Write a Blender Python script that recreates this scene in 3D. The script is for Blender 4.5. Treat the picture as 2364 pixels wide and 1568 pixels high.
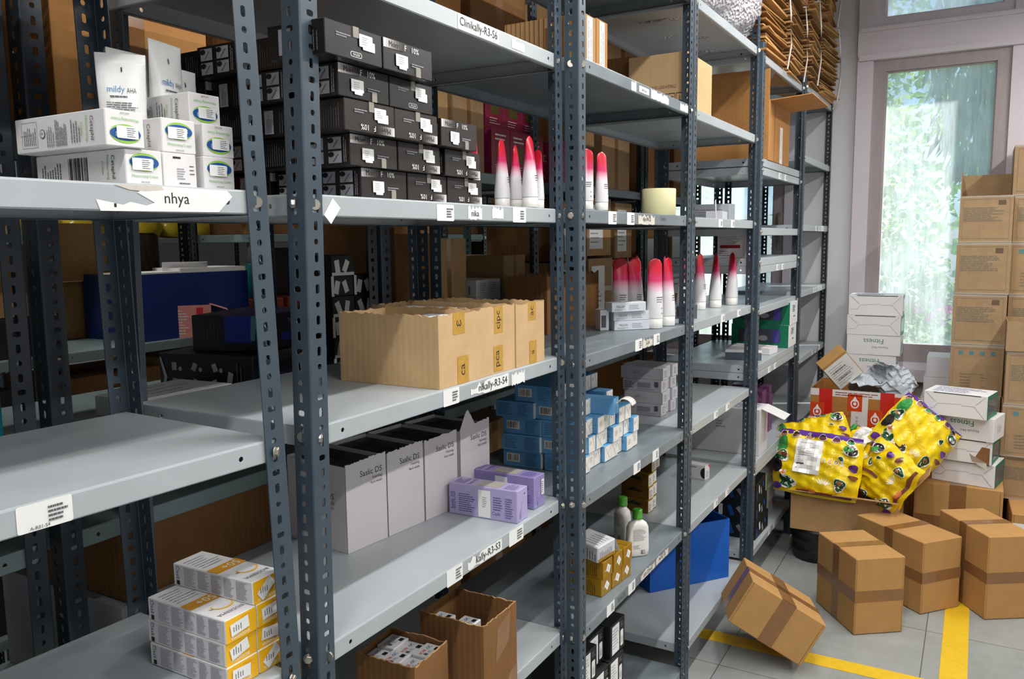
import bpy, bmesh, math, random
from mathutils import Vector, Matrix

# ------------------------------------------------------------------ clear
for o in list(bpy.data.objects):
    bpy.data.objects.remove(o, do_unlink=True)
SC = bpy.context.scene
COL = SC.collection
rnd = random.Random(7)
R = math.radians

# ------------------------------------------------------------------ camera
YAW, PITCH, ROLL = R(60.23), R(-6.928), R(-0.667)
cyw, syw, cp, sp = math.cos(YAW), math.sin(YAW), math.cos(PITCH), math.sin(PITCH)
FWD = Vector((syw * cp, cyw * cp, sp))
RGT = Vector((cyw, -syw, 0))
UPV = RGT.cross(FWD)
RG2 = RGT * math.cos(ROLL) + UPV * math.sin(ROLL)
UP2 = -RGT * math.sin(ROLL) + UPV * math.cos(ROLL)
cam_data = bpy.data.cameras.new('camera')
cam = bpy.data.objects.new('camera', cam_data)
COL.objects.link(cam)
m = Matrix((RG2, UP2, -FWD)).transposed().to_4x4()
m.translation = Vector((0, 0, 1.66))
cam.matrix_world = m
cam_data.sensor_fit = 'HORIZONTAL'
cam_data.sensor_width = 36
cam_data.lens = 1879.6 / 2364 * 36
cam_data.clip_start = 0.02
cam_data.clip_end = 200
SC.camera = cam

# ------------------------------------------------------------------ world, sun, lamps, exposure
SC.view_settings.view_transform = 'Standard'
SC.view_settings.look = 'None'
SC.view_settings.gamma = 1
SC.view_settings.use_curve_mapping = False
SC.view_settings.exposure = 0.0
world = bpy.data.worlds.new('world')
SC.world = world
world.use_nodes = True
wn = world.node_tree
wn.nodes.clear()
wo = wn.nodes.new('ShaderNodeOutputWorld')
wb = wn.nodes.new('ShaderNodeBackground')
ws = wn.nodes.new('ShaderNodeTexSky')
ws.sky_type = 'HOSEK_WILKIE'
ws.turbidity = 4
ws.sun_direction = (0.3, -0.5, 0.8)
wb.inputs['Strength'].default_value = 6.5
wn.links.new(ws.outputs['Color'], wb.inputs['Color'])
wn.links.new(wb.outputs['Background'], wo.inputs['Surface'])


def light(name, kind, loc, energy, color=(1, 1, 1), size=(0.1, 0.1), target=None):
    d = bpy.data.lights.new(name, kind)
    o = bpy.data.objects.new(name, d)
    COL.objects.link(o)
    o.location = loc
    d.energy = energy
    d.color = color
    if kind == 'AREA':
        d.shape = 'RECTANGLE'
        d.size, d.size_y = size
    if target is not None:
        o.rotation_euler = (Vector(target) - Vector(loc)).to_track_quat('-Z', 'Y').to_euler()
    return o


sun = light('sun', 'SUN', (9, -3, 8), 9.0, (1, .95, .86), target=(9 - .5, -3 + .95, 8 - 1.15))
sun.data.angle = R(1.0)

# ------------------------------------------------------------------ small helpers
def lin(c):
    def f(x):
        x /= 255.0
        return x / 12.92 if x <= .04045 else ((x + .055) / 1.055) ** 2.4
    return tuple(f(x) for x in c)


MATS = {}


def M(name, rgb, rough=.6, metal=0., noise=0., nscale=8., bump=0., bscale=60., spec=.5, stretch=(1, 1, 1), trans=0., alpha=1., emit=0., sss=0.):
    """sRGB 0-255 base colour, optional noise mottling and bump"""
    if name in MATS:
        return MATS[name]
    mt = bpy.data.materials.new(name)
    mt.use_nodes = True
    nt = mt.node_tree
    b = nt.nodes['Principled BSDF']
    c = lin(rgb)
    b.inputs['Base Color'].default_value = (*c, 1)
    b.inputs['Roughness'].default_value = rough
    b.inputs['Metallic'].default_value = metal
    b.inputs['Specular IOR Level'].default_value = spec
    b.inputs['Transmission Weight'].default_value = trans
    b.inputs['Alpha'].default_value = alpha
    if noise or bump:
        tc = nt.nodes.new('ShaderNodeTexCoord')
        mp = nt.nodes.new('ShaderNodeMapping')
        mp.inputs['Scale'].default_value = stretch
        nt.links.new(tc.outputs['Object'], mp.inputs['Vector'])
        if noise:
            n = nt.nodes.new('ShaderNodeTexNoise')
            n.inputs['Scale'].default_value = nscale
            n.inputs['Detail'].default_value = 5
            n.inputs['Roughness'].default_value = .65
            nt.links.new(mp.outputs['Vector'], n.inputs['Vector'])
            r = nt.nodes.new('ShaderNodeValToRGB')
            r.color_ramp.elements[0].position = .3
            r.color_ramp.elements[1].position = .72
            r.color_ramp.elements[0].color = (*[x * (1 - noise) for x in c], 1)
            r.color_ramp.elements[1].color = (*[min(1, x * (1 + noise * .6)) for x in c], 1)
            nt.links.new(n.outputs['Fac'], r.inputs['Fac'])
            nt.links.new(r.outputs['Color'], b.inputs['Base Color'])
            rm = nt.nodes.new('ShaderNodeMapRange')
            rm.inputs['To Min'].default_value = max(0.05, rough - .12)
            rm.inputs['To Max'].default_value = min(1, rough + .15)
            nt.links.new(n.outputs['Fac'], rm.inputs['Value'])
            nt.links.new(rm.outputs['Result'], b.inputs['Roughness'])
        if bump:
            n2 = nt.nodes.new('ShaderNodeTexNoise')
            n2.inputs['Scale'].default_value = bscale
            n2.inputs['Detail'].default_value = 3
            nt.links.new(mp.outputs['Vector'], n2.inputs['Vector'])
            bp = nt.nodes.new('ShaderNodeBump')
            bp.inputs['Strength'].default_value = bump
            bp.inputs['Distance'].default_value = .01
            nt.links.new(n2.outputs['Fac'], bp.inputs['Height'])
            nt.links.new(bp.outputs['Normal'], b.inputs['Normal'])
    MATS[name] = mt
    return mt


def corrugated(name, rgb, scale=260, strength=.25, noise=.12):
    """corrugated board: fine vertical flutes in the relief, mottled paper colour"""
    if name in MATS:
        return MATS[name]
    mt = M(name, rgb, rough=.85, noise=noise, nscale=14, spec=.2)
    nt = mt.node_tree
    b = nt.nodes['Principled BSDF']
    tc = nt.nodes.new('ShaderNodeTexCoord')
    w = nt.nodes.new('ShaderNodeTexWave')
    w.wave_type = 'BANDS'
    w.bands_direction = 'DIAGONAL'
    mp = nt.nodes.new('ShaderNodeMapping')
    mp.inputs['Scale'].default_value = (1, 1, 0)
    w.inputs['Scale'].default_value = scale / 6.28
    w.inputs['Distortion'].default_value = .6
    nt.links.new(tc.outputs['Object'], mp.inputs['Vector'])
    nt.links.new(mp.outputs['Vector'], w.inputs['Vector'])
    bp = nt.nodes.new('ShaderNodeBump')
    bp.inputs['Strength'].default_value = strength
    bp.inputs['Distance'].default_value = .002
    nt.links.new(w.outputs['Fac'], bp.inputs['Height'])
    nt.links.new(bp.outputs['Normal'], b.inputs['Normal'])
    return mt


def setp(o, label=None, cat=None, group=None, kind=None):
    if label: o['label'] = label
    if cat: o['category'] = cat
    if group: o['group'] = group
    if kind: o['kind'] = kind
    return o


def empty(name, label, cat, loc=(0, 0, 0), rz=0., group=None):
    o = bpy.data.objects.new(name, None)
    COL.objects.link(o)
    o.empty_display_size = .05
    o.location = loc
    o.rotation_euler = (0, 0, rz)
    return setp(o, label, cat, group)


_txt = {}


def text_geo(s):
    """outline of a word as triangles, size 1, centred; returns verts2d, faces, width"""
    if s in _txt:
        return _txt[s]
    cu = bpy.data.curves.new('t', 'FONT')
    cu.body = s
    cu.align_x = 'CENTER'
    cu.align_y = 'CENTER'
    cu.resolution_u = 2
    o = bpy.data.objects.new('t', cu)
    COL.objects.link(o)
    bpy.context.view_layer.update()
    me = o.to_mesh()
    vs = [(v.co.x, v.co.y) for v in me.vertices]
    fs = [tuple(p.vertices) for p in me.polygons]
    o.to_mesh_clear()
    bpy.data.objects.remove(o)
    bpy.data.curves.remove(cu)
    if vs:
        x0 = min(v[0] for v in vs); x1 = max(v[0] for v in vs)
        y0 = min(v[1] for v in vs); y1 = max(v[1] for v in vs)
        cx, cy = (x0 + x1) / 2, (y0 + y1) / 2
        vs = [(x - cx, y - cy) for x, y in vs]
        w, h = x1 - x0, y1 - y0
    else:
        w = h = 1
    _txt[s] = (vs, fs, w, h)
    return _txt[s]


class MB:
    """collects polygons with materials, builds ONE mesh object"""
    def __init__(s):
        s.v, s.f, s.mi, s.mats, s.smooth = [], [], [], [], []

    def _m(s, mat):
        if mat not in s.mats:
            s.mats.append(mat)
        return s.mats.index(mat)

    def poly(s, pts, mat, smooth=False):
        n = len(s.v)
        s.v += [tuple(p) for p in pts]
        s.f.append(tuple(range(n, n + len(pts))))
        s.mi.append(s._m(mat))
        s.smooth.append(smooth)

    def mesh(s, vs, fs, mat, smooth=False):
        n = len(s.v)
        s.v += [tuple(p) for p in vs]
        k = s._m(mat)
        for f in fs:
            s.f.append(tuple(n + i for i in f))
            s.mi.append(k)
            s.smooth.append(smooth)

    def box(s, x0, y0, z0, x1, y1, z1, mat, skip=''):
        P = [(x0, y0, z0), (x1, y0, z0), (x1, y1, z0), (x0, y1, z0), (x0, y0, z1), (x1, y0, z1), (x1, y1, z1), (x0, y1, z1)]
        F = {'F': (0, 1, 5, 4), 'R': (1, 2, 6, 5), 'B': (2, 3, 7, 6), 'L': (3, 0, 4, 7), 'T': (4, 5, 6, 7), 'D': (3, 2, 1, 0)}
        for k, f in F.items():
            if k not in skip:
                s.poly([P[i] for i in f], mat[k] if isinstance(mat, dict) and k in mat else (mat['*'] if isinstance(mat, dict) else mat))

    def cbox(s, w, d, h, c, mat, o=(0, 0, 0)):
        """chamfered box with its front-left-bottom corner at o; mat is a material or {face: material}"""
        g = (lambda k: mat.get(k, mat['*'])) if isinstance(mat, dict) else (lambda k: mat)
        ox, oy, oz = o
        def p(i, j, k, ax):
            q = [(ox + w * i), (oy + d * j), (oz + h * k)]
            sg = [(-1 if i else 1), (-1 if j else 1), (-1 if k else 1)]
            for a in range(3):
                if a != ax:
                    q[a] += sg[a] * c
            return tuple(q)
        n = len(s.v)
        idx = {}
        for i in (0, 1):
            for j in (0, 1):
                for k in (0, 1):
                    for ax in range(3):
                        idx[i, j, k, ax] = len(s.v)
                        s.v.append(p(i, j, k, ax))
        def add(f, k):
            s.f.append(tuple(idx[q] for q in f)); s.mi.append(s._m(g(k))); s.smooth.append(False)
        add([(0, 0, 0, 1), (1, 0, 0, 1), (1, 0, 1, 1), (0, 0, 1, 1)], 'F')
        add([(1, 1, 0, 1), (0, 1, 0, 1), (0, 1, 1, 1), (1, 1, 1, 1)], 'B')
        add([(0, 1, 0, 0), (0, 0, 0, 0), (0, 0, 1, 0), (0, 1, 1, 0)], 'L')
        add([(1, 0, 0, 0), (1, 1, 0, 0), (1, 1, 1, 0), (1, 0, 1, 0)], 'R')
        add([(0, 0, 1, 2), (1, 0, 1, 2), (1, 1, 1, 2), (0, 1, 1, 2)], 'T')
        add([(0, 1, 0, 2), (1, 1, 0, 2), (1, 0, 0, 2), (0, 0, 0, 2)], 'D')
        # edges
        for j, k, fa in ((0, 0, 'F'), (0, 1, 'F'), (1, 0, 'B'), (1, 1, 'B')):
            q = [(0, j, k, 1), (1, j, k, 1), (1, j, k, 2), (0, j, k, 2)]
            add(q if (j == 0) != (k == 0) else q[::-1], fa)
        for i, k, fa in ((0, 0, 'L'), (0, 1, 'L'), (1, 0, 'R'), (1, 1, 'R')):
            q = [(i, 0, k, 0), (i, 1, k, 0), (i, 1, k, 2), (i, 0, k, 2)]
            add(q[::-1] if (i == 0) != (k == 0) else q, fa)
        for i, j, fa in ((0, 0, 'F'), (1, 0, 'F'), (0, 1, 'B'), (1, 1, 'B')):
            q = [(i, j, 0, 0), (i, j, 1, 0), (i, j, 1, 1), (i, j, 0, 1)]
            add(q if (i == 0) == (j == 0) else q[::-1], fa)
        for i in (0, 1):
            for j in (0, 1):
                for k in (0, 1):
                    q = [(i, j, k, 0), (i, j, k, 1), (i, j, k, 2)]
                    add(q if (i + j + k) % 2 else q[::-1], 'F')

    def lathe(s, prof, mat, n=20, c=(0, 0), smooth=True, ax=1., ay=1., cap=True):
        """profile [(r,z)] turned round z at c; mat may be a list per ring"""
        base = len(s.v)
        for r, z in prof:
            for k in range(n):
                a = 2 * math.pi * k / n
                s.v.append((c[0] + r * ax * math.cos(a), c[1] + r * ay * math.sin(a), z))
        for i in range(len(prof) - 1):
            mm = mat[i] if isinstance(mat, list) else mat
            for k in range(n):
                k2 = (k + 1) % n
                s.f.append((base + i * n + k, base + i * n + k2, base + (i + 1) * n + k2, base + (i + 1) * n + k))
                s.mi.append(s._m(mm)); s.smooth.append(smooth)
        if cap:
            mm = mat[-1] if isinstance(mat, list) else mat
            s.f.append(tuple(base + (len(prof) - 1) * n + k for k in range(n))); s.mi.append(s._m(mm)); s.smooth.append(False)
            mm = mat[0] if isinstance(mat, list) else mat
            s.f.append(tuple(base + k for k in reversed(range(n)))); s.mi.append(s._m(mm)); s.smooth.append(False)

    def tube(s, pts, r, mat, n=6):
        """round cord through pts"""
        base = len(s.v)
        P = [Vector(p) for p in pts]
        for i, p in enumerate(P):
            t = (P[min(i + 1, len(P) - 1)] - P[max(i - 1, 0)]).normalized()
            a = t.cross(Vector((0, 0, 1)))
            if a.length < .01:
                a = t.cross(Vector((0, 1, 0)))
            a.normalize(); b = t.cross(a)
            for k in range(n):
                an = 2 * math.pi * k / n
                s.v.append(tuple(p + a * r * math.cos(an) + b * r * math.sin(an)))
        for i in range(len(P) - 1):
            for k in range(n):
                k2 = (k + 1) % n
                s.f.append((base + i * n + k, base + i * n + k2, base + (i + 1) * n + k2, base + (i + 1) * n + k))
                s.mi.append(s._m(mat)); s.smooth.append(True)

    def build(s, name, parent=None, loc=(0, 0, 0), rot=(0, 0, 0), link=True):
        me = bpy.data.meshes.new(name)
        me.from_pydata(s.v, [], s.f)
        for mt in s.mats:
            me.materials.append(mt)
        me.polygons.foreach_set('material_index', s.mi)
        me.polygons.foreach_set('use_smooth', s.smooth)
        me.update()
        o = bpy.data.objects.new(name, me)
        if link:
            COL.objects.link(o)
        o.location = loc
        o.rotation_euler = rot
        if parent is not None:
            o.parent = parent
        return o


class Face:
    """a flat face seen from outside: u to the right, v up; decals are lifted along n"""
    def __init__(s, mb, o, u, v, w, h):
        s.mb = mb
        s.o, s.u, s.v = Vector(o), Vector(u).normalized(), Vector(v).normalized()
        s.n = s.u.cross(s.v)
        s.w, s.h = w, h
        s.k = 0

    def P(s, a, b, lift=None):
        return s.o + s.u * a + s.v * b + s.n * (lift if lift is not None else s.L)

    def up(s):
        s.k += 1
        s.L = .0003 + .00012 * s.k

    def rect(s, u0, v0, u1, v1, mat, rot=0):
        s.up()
        if rot:
            cu, cv = (u0 + u1) / 2, (v0 + v1) / 2
            c, sn = math.cos(R(rot)), math.sin(R(rot))
            pts = [(cu + (a - cu) * c - (b - cv) * sn, cv + (a - cu) * sn + (b - cv) * c) for a, b in ((u0, v0), (u1, v0), (u1, v1), (u0, v1))]
        else:
            pts = ((u0, v0), (u1, v0), (u1, v1), (u0, v1))
        s.mb.poly([s.P(a, b) for a, b in pts], mat)

    def shape(s, pts, mat):
        s.up()
        s.mb.poly([s.P(a, b) for a, b in pts], mat)

    def ell(s, cu, cv, a, b, mat, n=20, a0=0, a1=360):
        pts = [(cu + a * math.cos(R(a0 + (a1 - a0) * k / n)), cv + b * math.sin(R(a0 + (a1 - a0) * k / n))) for k in range(n if a1 - a0 >= 360 else n + 1)]
        s.shape(pts, mat)

    def rrect(s, u0, v0, u1, v1, r, mat):
        pts = []
        for cx, cy, a in ((u1 - r, v1 - r, 0), (u0 + r, v1 - r, 90), (u0 + r, v0 + r, 180), (u1 - r, v0 + r, 270)):
            for k in range(4):
                pts.append((cx + r * math.cos(R(a + 30 * k)), cy + r * math.sin(R(a + 30 * k))))
        s.shape(pts, mat)

    def text(s, t, cu, cv, size, mat, rot=0, sx=1., fit=None):
        """size = cap height; fit = max width"""
        vs, fs, w, h = text_geo(t)
        if not vs:
            return
        k = size / .7
        kx = k * sx
        if fit and w * kx > fit:
            kx = fit / w
        s.up()
        c, sn = math.cos(R(rot)), math.sin(R(rot))
        s.mb.mesh([s.P(cu + x * kx * c - y * k * sn, cv + x * kx * sn + y * k * c) for x, y in vs], fs, mat)

    def lines(s, u0, v0, u1, v1, n, mat, fill=.5, vert=False, seed=0, words=True):
        """small print: rows of short dashes"""
        q = random.Random(seed * 31 + n)
        s.up()
        for i in range(n):
            if not vert:
                a = v1 - (v1 - v0) * (i + .5) / n
                t = (v1 - v0) / n * fill / 2
                x, e = u0, u0 + (u1 - u0) * (q.uniform(.6, 1) if words else 1)
            else:
                a = u0 + (u1 - u0) * (i + .5) / n
                t = (u1 - u0) / n * fill / 2
                x, e = v0, v0 + (v1 - v0) * (q.uniform(.6, 1) if words else 1)
            tot = abs(e - x)
            while x < e - tot * .02:
                l = min(tot * (q.uniform(.08, .3) if words else 2), e - x)
                if not vert:
                    pts = ((x, a - t), (x + l, a - t), (x + l, a + t), (x, a + t))
                else:
                    pts = ((a + t, x), (a + t, x + l), (a - t, x + l), (a - t, x))
                s.mb.poly([s.P(p, r) for p, r in pts], mat)
                x += l + tot * .025

    def bars(s, u0, v0, u1, v1, n, mat, vert=True, seed=0):
        """bar code"""
        q = random.Random(seed)
        s.up()
        x, e = (u0, u1) if vert else (v0, v1)
        st = (e - x) / n
        for i in range(n):
            l = st * q.choice((.25, .45, .7))
            a = x + i * st
            pts = ((a, v0), (a + l, v0), (a + l, v1), (a, v1)) if vert else ((u0, a), (u1, a), (u1, a + l), (u0, a + l))
            s.mb.poly([s.P(p, r) for p, r in pts], mat)


def faces(mb, w, d, h, o=(0, 0, 0)):
    x, y, z = o
    return {'F': Face(mb, (x, y, z), (1, 0, 0), (0, 0, 1), w, h), 'L': Face(mb, (x, y + d, z), (0, -1, 0), (0, 0, 1), d, h),
            'R': Face(mb, (x + w, y, z), (0, 1, 0), (0, 0, 1), d, h), 'B': Face(mb, (x + w, y + d, z), (-1, 0, 0), (0, 0, 1), w, h),
            'T': Face(mb, (x, y, z + h), (1, 0, 0), (0, 1, 0), w, d)}


def box(name, label, cat, loc, size, rz=0., mat=None, decor=None, group=None, bev=.0012, parent=None, rot=None, stickers=None):
    """a closed carton as one mesh (its print is part of the mesh); stickers become children"""
    mb = MB()
    w, d, h = size
    mb.cbox(w, d, h, bev, mat)
    if decor:
        decor(faces(mb, w, d, h))
    o = mb.build(name, parent, loc, rot if rot else (0, 0, R(rz)))
    if label:
        setp(o, label, cat, group)
    if stickers:
        stk = MB()
        fr = faces(stk, w, d, h)
        for fn in fr.values():
            fn.k = 12
        stickers(fr)
        stk.build('sticker', o)
    return o


def copy_tree(o, parent=None, loc=None, rz=None, label=None, group=None):
    c = o.copy()
    COL.objects.link(c)
    if parent is not None:
        c.parent = parent
    if loc is not None:
        c.location = loc
    if rz is not None:
        c.rotation_euler = (0, 0, R(rz))
    if label: c['label'] = label
    if group: c['group'] = group
    for ch in o.children:
        copy_tree(ch, c)
    return c


def price_tag(f, cu, cv, w, h, seed=0, rot=0):
    """white paper sticker with a few printed rows"""
    f.rrect(cu - w / 2, cv - h / 2, cu + w / 2, cv + h / 2, min(w, h) * .12, WHITE)
    if w > h:
        f.lines(cu - w * .4, cv - h * .34, cu + w * .38, cv + h * .36, 4, INKG, .4, seed=seed)
    else:
        f.lines(cu - w * .36, cv - h * .4, cu + w * .3, cv + h * .4, 6, INKG, .4, seed=seed)


# ------------------------------------------------------------------ materials
WHITE = M('white_paper', (236, 236, 234), .7, noise=.03)
CARD = M('white_card', (226, 224, 224), .5, noise=.03)
CARDG = M('grey_white_card', (205, 205, 210), .55, noise=.03)
INK = M('black_ink', (22, 22, 24), .6)
INKG = M('grey_ink', (90, 90, 94), .7)
INKL = M('pale_grey_ink', (150, 150, 156), .7)
BLACK = M('gloss_black_card', (16, 15, 16), .32, noise=.1)
BLACKM = M('matt_black', (12, 12, 13), .6)
DKBROWN = M('brown_black_card', (34, 27, 24), .4, noise=.08)
POST = M('slate_blue_paint', (58, 72, 84), .38, noise=.16, nscale=10, bump=.03, bscale=50, spec=.6)
POSTD = M('dark_slate_paint', (40, 50, 60), .4, noise=.16, nscale=10, bump=.03, bscale=50, spec=.55)
POSTG = M('green_slate_paint', (56, 84, 88), .45, noise=.2, nscale=10)
SHELF = M('pale_grey_paint', (172, 178, 182), .33, noise=.07, nscale=5, bump=.03, bscale=18, spec=.55)
SHELFW = M('worn_grey_paint', (122, 132, 138), .36, noise=.22, nscale=7, bump=.05, bscale=20, spec=.55, stretch=(1, 2.5, 1))
SHELFG = M('green_grey_paint', (128, 146, 146), .42, noise=.12, nscale=6)
ZINC = M('zinc_bolt', (196, 190, 178), .3, metal=.85, noise=.2, nscale=120)
KRAFT = corrugated('kraft_board', (180, 144, 100))
KRAFTD = corrugated('dark_kraft_board', (132, 94, 58))
KRAFTB = corrugated('grey_kraft_board', (166, 136, 100))
KRAFTP = corrugated('pale_kraft_board', (206, 172, 128), strength=.12)
KRAFTO = corrugated('orange_kraft_board', (186, 134, 80), strength=.1)
EDGE = M('torn_board_edge', (176, 138, 92), .95, noise=.35, nscale=90, bump=.4, bscale=160)
TAPE = M('brown_tape', (142, 100, 62), .16, noise=.1, nscale=20, spec=.6)
TAPEG = M('golden_tape', (196, 150, 58), .25, noise=.18, nscale=40, spec=.6)
TAPEC = M('clear_tape', (214, 206, 190), .15, alpha=.45, spec=.6)
PLASTIC = M('white_plastic', (230, 229, 224), .3, spec=.5)
# ------------------------------------------------------------------ the room
XW = 5.54          # end wall with the windows
WALLM = M('white_wall_paint', (214, 213, 216), .7, noise=.05, nscale=2.2, bump=.05, bscale=30)
FRAME = M('lavender_white_paint', (212, 204, 212), .45, noise=.05, nscale=4, bump=.04, bscale=25)
SASH = M('dusty_mauve_paint', (166, 154, 156), .5, noise=.14, nscale=5, stretch=(3, 3, .6))
CEILM = M('ceiling_paint', (196, 196, 192), .8)


def structure(mb, name, **k):
    return setp(mb.build(name, **k), kind='structure')


fl = bpy.data.materials.new('stone_tile_floor')
fl.use_nodes = True
nt = fl.node_tree
bs = nt.nodes['Principled BSDF']
tc = nt.nodes.new('ShaderNodeTexCoord')
mp = nt.nodes.new('ShaderNodeMapping')
mp.inputs['Location'].default_value = (-3.70 + .69 * 8, -.115 + .69 * 8, 0)
br = nt.nodes.new('ShaderNodeTexBrick')
br.offset = 0
br.inputs['Scale'].default_value = 1
br.inputs['Brick Width'].default_value = .69
br.inputs['Row Height'].default_value = .69
br.inputs['Mortar Size'].default_value = .0022
br.inputs['Mortar Smooth'].default_value = .3
br.inputs['Color1'].default_value = (*lin((150, 155, 154)), 1)
br.inputs['Color2'].default_value = (*lin((162, 166, 163)), 1)
br.inputs['Mortar'].default_value = (*lin((92, 92, 88)), 1)
ns = nt.nodes.new('ShaderNodeTexNoise')
ns.inputs['Scale'].default_value = 5
ns.inputs['Detail'].default_value = 8
ns.inputs['Roughness'].default_value = .7
mx = nt.nodes.new('ShaderNodeMix')
mx.data_type = 'RGBA'
mx.blend_type = 'MULTIPLY'
mx.inputs['Factor'].default_value = .55
rp = nt.nodes.new('ShaderNodeValToRGB')
rp.color_ramp.elements[0].position = .32
rp.color_ramp.elements[0].color = (.62, .6, .56, 1)
rp.color_ramp.elements[1].position = .6
rp.color_ramp.elements[1].color = (1, 1, 1, 1)
nt.links.new(tc.outputs['Object'], mp.inputs['Vector'])
nt.links.new(mp.outputs['Vector'], br.inputs['Vector'])
nt.links.new(tc.outputs['Object'], ns.inputs['Vector'])
nt.links.new(ns.outputs['Fac'], rp.inputs['Fac'])
nt.links.new(br.outputs['Color'], mx.inputs['A'])
nt.links.new(rp.outputs['Color'], mx.inputs['B'])
nt.links.new(mx.outputs['Result'], bs.inputs['Base Color'])
bs.inputs['Roughness'].default_value = .36

X0R, Y0R, Y1R, ZC = -2.4, -2.6, 5.2, 3.5
f = MB(); f.box(X0R, Y0R, -.1, XW + .25, Y1R, 0, fl); structure(f, 'floor')
c = MB(); c.box(X0R, Y0R, ZC, XW + .25, Y1R, ZC + .1, CEILM); structure(c, 'ceiling')
w = MB(); w.box(X0R - .1, Y0R - .1, 0, XW + .25, Y0R, ZC, WALLM); structure(w, 'wall_front')
w = MB(); w.box(X0R - .1, Y1R, 0, XW + .25, Y1R + .1, ZC, WALLM); structure(w, 'wall_back')
w = MB(); w.box(X0R - .1, Y0R, 0, X0R, Y1R, ZC, WALLM); structure(w, 'wall_left')
# end wall, pierced by two windows
W1 = (-.20, .70); W2 = (1.02, 2.12); WZ = (.80, 3.42)
w = MB()
for a, b in ((Y0R, W1[0]), (W1[1], W2[0]), (W2[1], Y1R)):
    w.box(XW, a, 0, XW + .2, b, ZC, WALLM)
for a, b in (W1, W2):
    w.box(XW, a, 0, XW + .2, b, WZ[0], WALLM)
    w.box(XW, a, WZ[1], XW + .2, b, ZC, WALLM)
structure(w, 'wall_right')

# dirty window glass: clear enough to see the garden, streaked with dried dust
gl = bpy.data.materials.new('dusty_glass')
gl.use_nodes = True
nt = gl.node_tree
nt.nodes.clear()
out = nt.nodes.new('ShaderNodeOutputMaterial')
tr = nt.nodes.new('ShaderNodeBsdfTransparent')
tr.inputs['Color'].default_value = (.93, .97, .98, 1)
df = nt.nodes.new('ShaderNodeBsdfTranslucent')
df.inputs['Color'].default_value = (.82, .88, .92, 1)
gs = nt.nodes.new('ShaderNodeBsdfGlossy')
gs.inputs['Roughness'].default_value = .4
gs.inputs['Color'].default_value = (.8, .85, .9, 1)
tc = nt.nodes.new('ShaderNodeTexCoord')
mp = nt.nodes.new('ShaderNodeMapping'); mp.inputs['Scale'].default_value = (1, 7, .7)
n1 = nt.nodes.new('ShaderNodeTexNoise'); n1.inputs['Scale'].default_value = 3.2; n1.inputs['Detail'].default_value = 7; n1.inputs['Roughness'].default_value = .7
n2 = nt.nodes.new('ShaderNodeTexNoise'); n2.inputs['Scale'].default_value = 2.2; n2.inputs['Detail'].default_value = 4
ad = nt.nodes.new('ShaderNodeMath'); ad.operation = 'ADD'
rm = nt.nodes.new('ShaderNodeMapRange')
rm.inputs['From Min'].default_value = .75; rm.inputs['From Max'].default_value = 1.35
rm.inputs['To Min'].default_value = .18; rm.inputs['To Max'].default_value = .72
m1 = nt.nodes.new('ShaderNodeMixShader'); m2 = nt.nodes.new('ShaderNodeMixShader'); m2.inputs['Fac'].default_value = .015
nt.links.new(tc.outputs['Object'], mp.inputs['Vector'])
nt.links.new(mp.outputs['Vector'], n1.inputs['Vector'])
nt.links.new(tc.outputs['Object'], n2.inputs['Vector'])
nt.links.new(n1.outputs['Fac'], ad.inputs[0]); nt.links.new(n2.outputs['Fac'], ad.inputs[1])
nt.links.new(ad.outputs[0], rm.inputs['Value'])
nt.links.new(rm.outputs['Result'], m1.inputs['Fac'])
nt.links.new(tr.outputs['BSDF'], m1.inputs[1]); nt.links.new(df.outputs['BSDF'], m1.inputs[2])
nt.links.new(m1.outputs['Shader'], m2.inputs[1]); nt.links.new(gs.outputs['BSDF'], m2.inputs[2])
nt.links.new(m2.outputs['Shader'], out.inputs['Surface'])


def ring(mb, x0, x1, a0, z0, a1, z1, t, mat, tb=None, tt=None):
    """rectangular frame in the wall plane"""
    tb = tb or t; tt = tt or t
    mb.box(x0, a0, z0, x1, a0 + t, z1, mat); mb.box(x0, a1 - t, z0, x1, a1, z1, mat)
    mb.box(x0, a0 + t, z0, x1, a1 - t, z0 + tb, mat); mb.box(x0, a0 + t, z1 - tt, x1, a1 - t, z1, mat)


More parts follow.
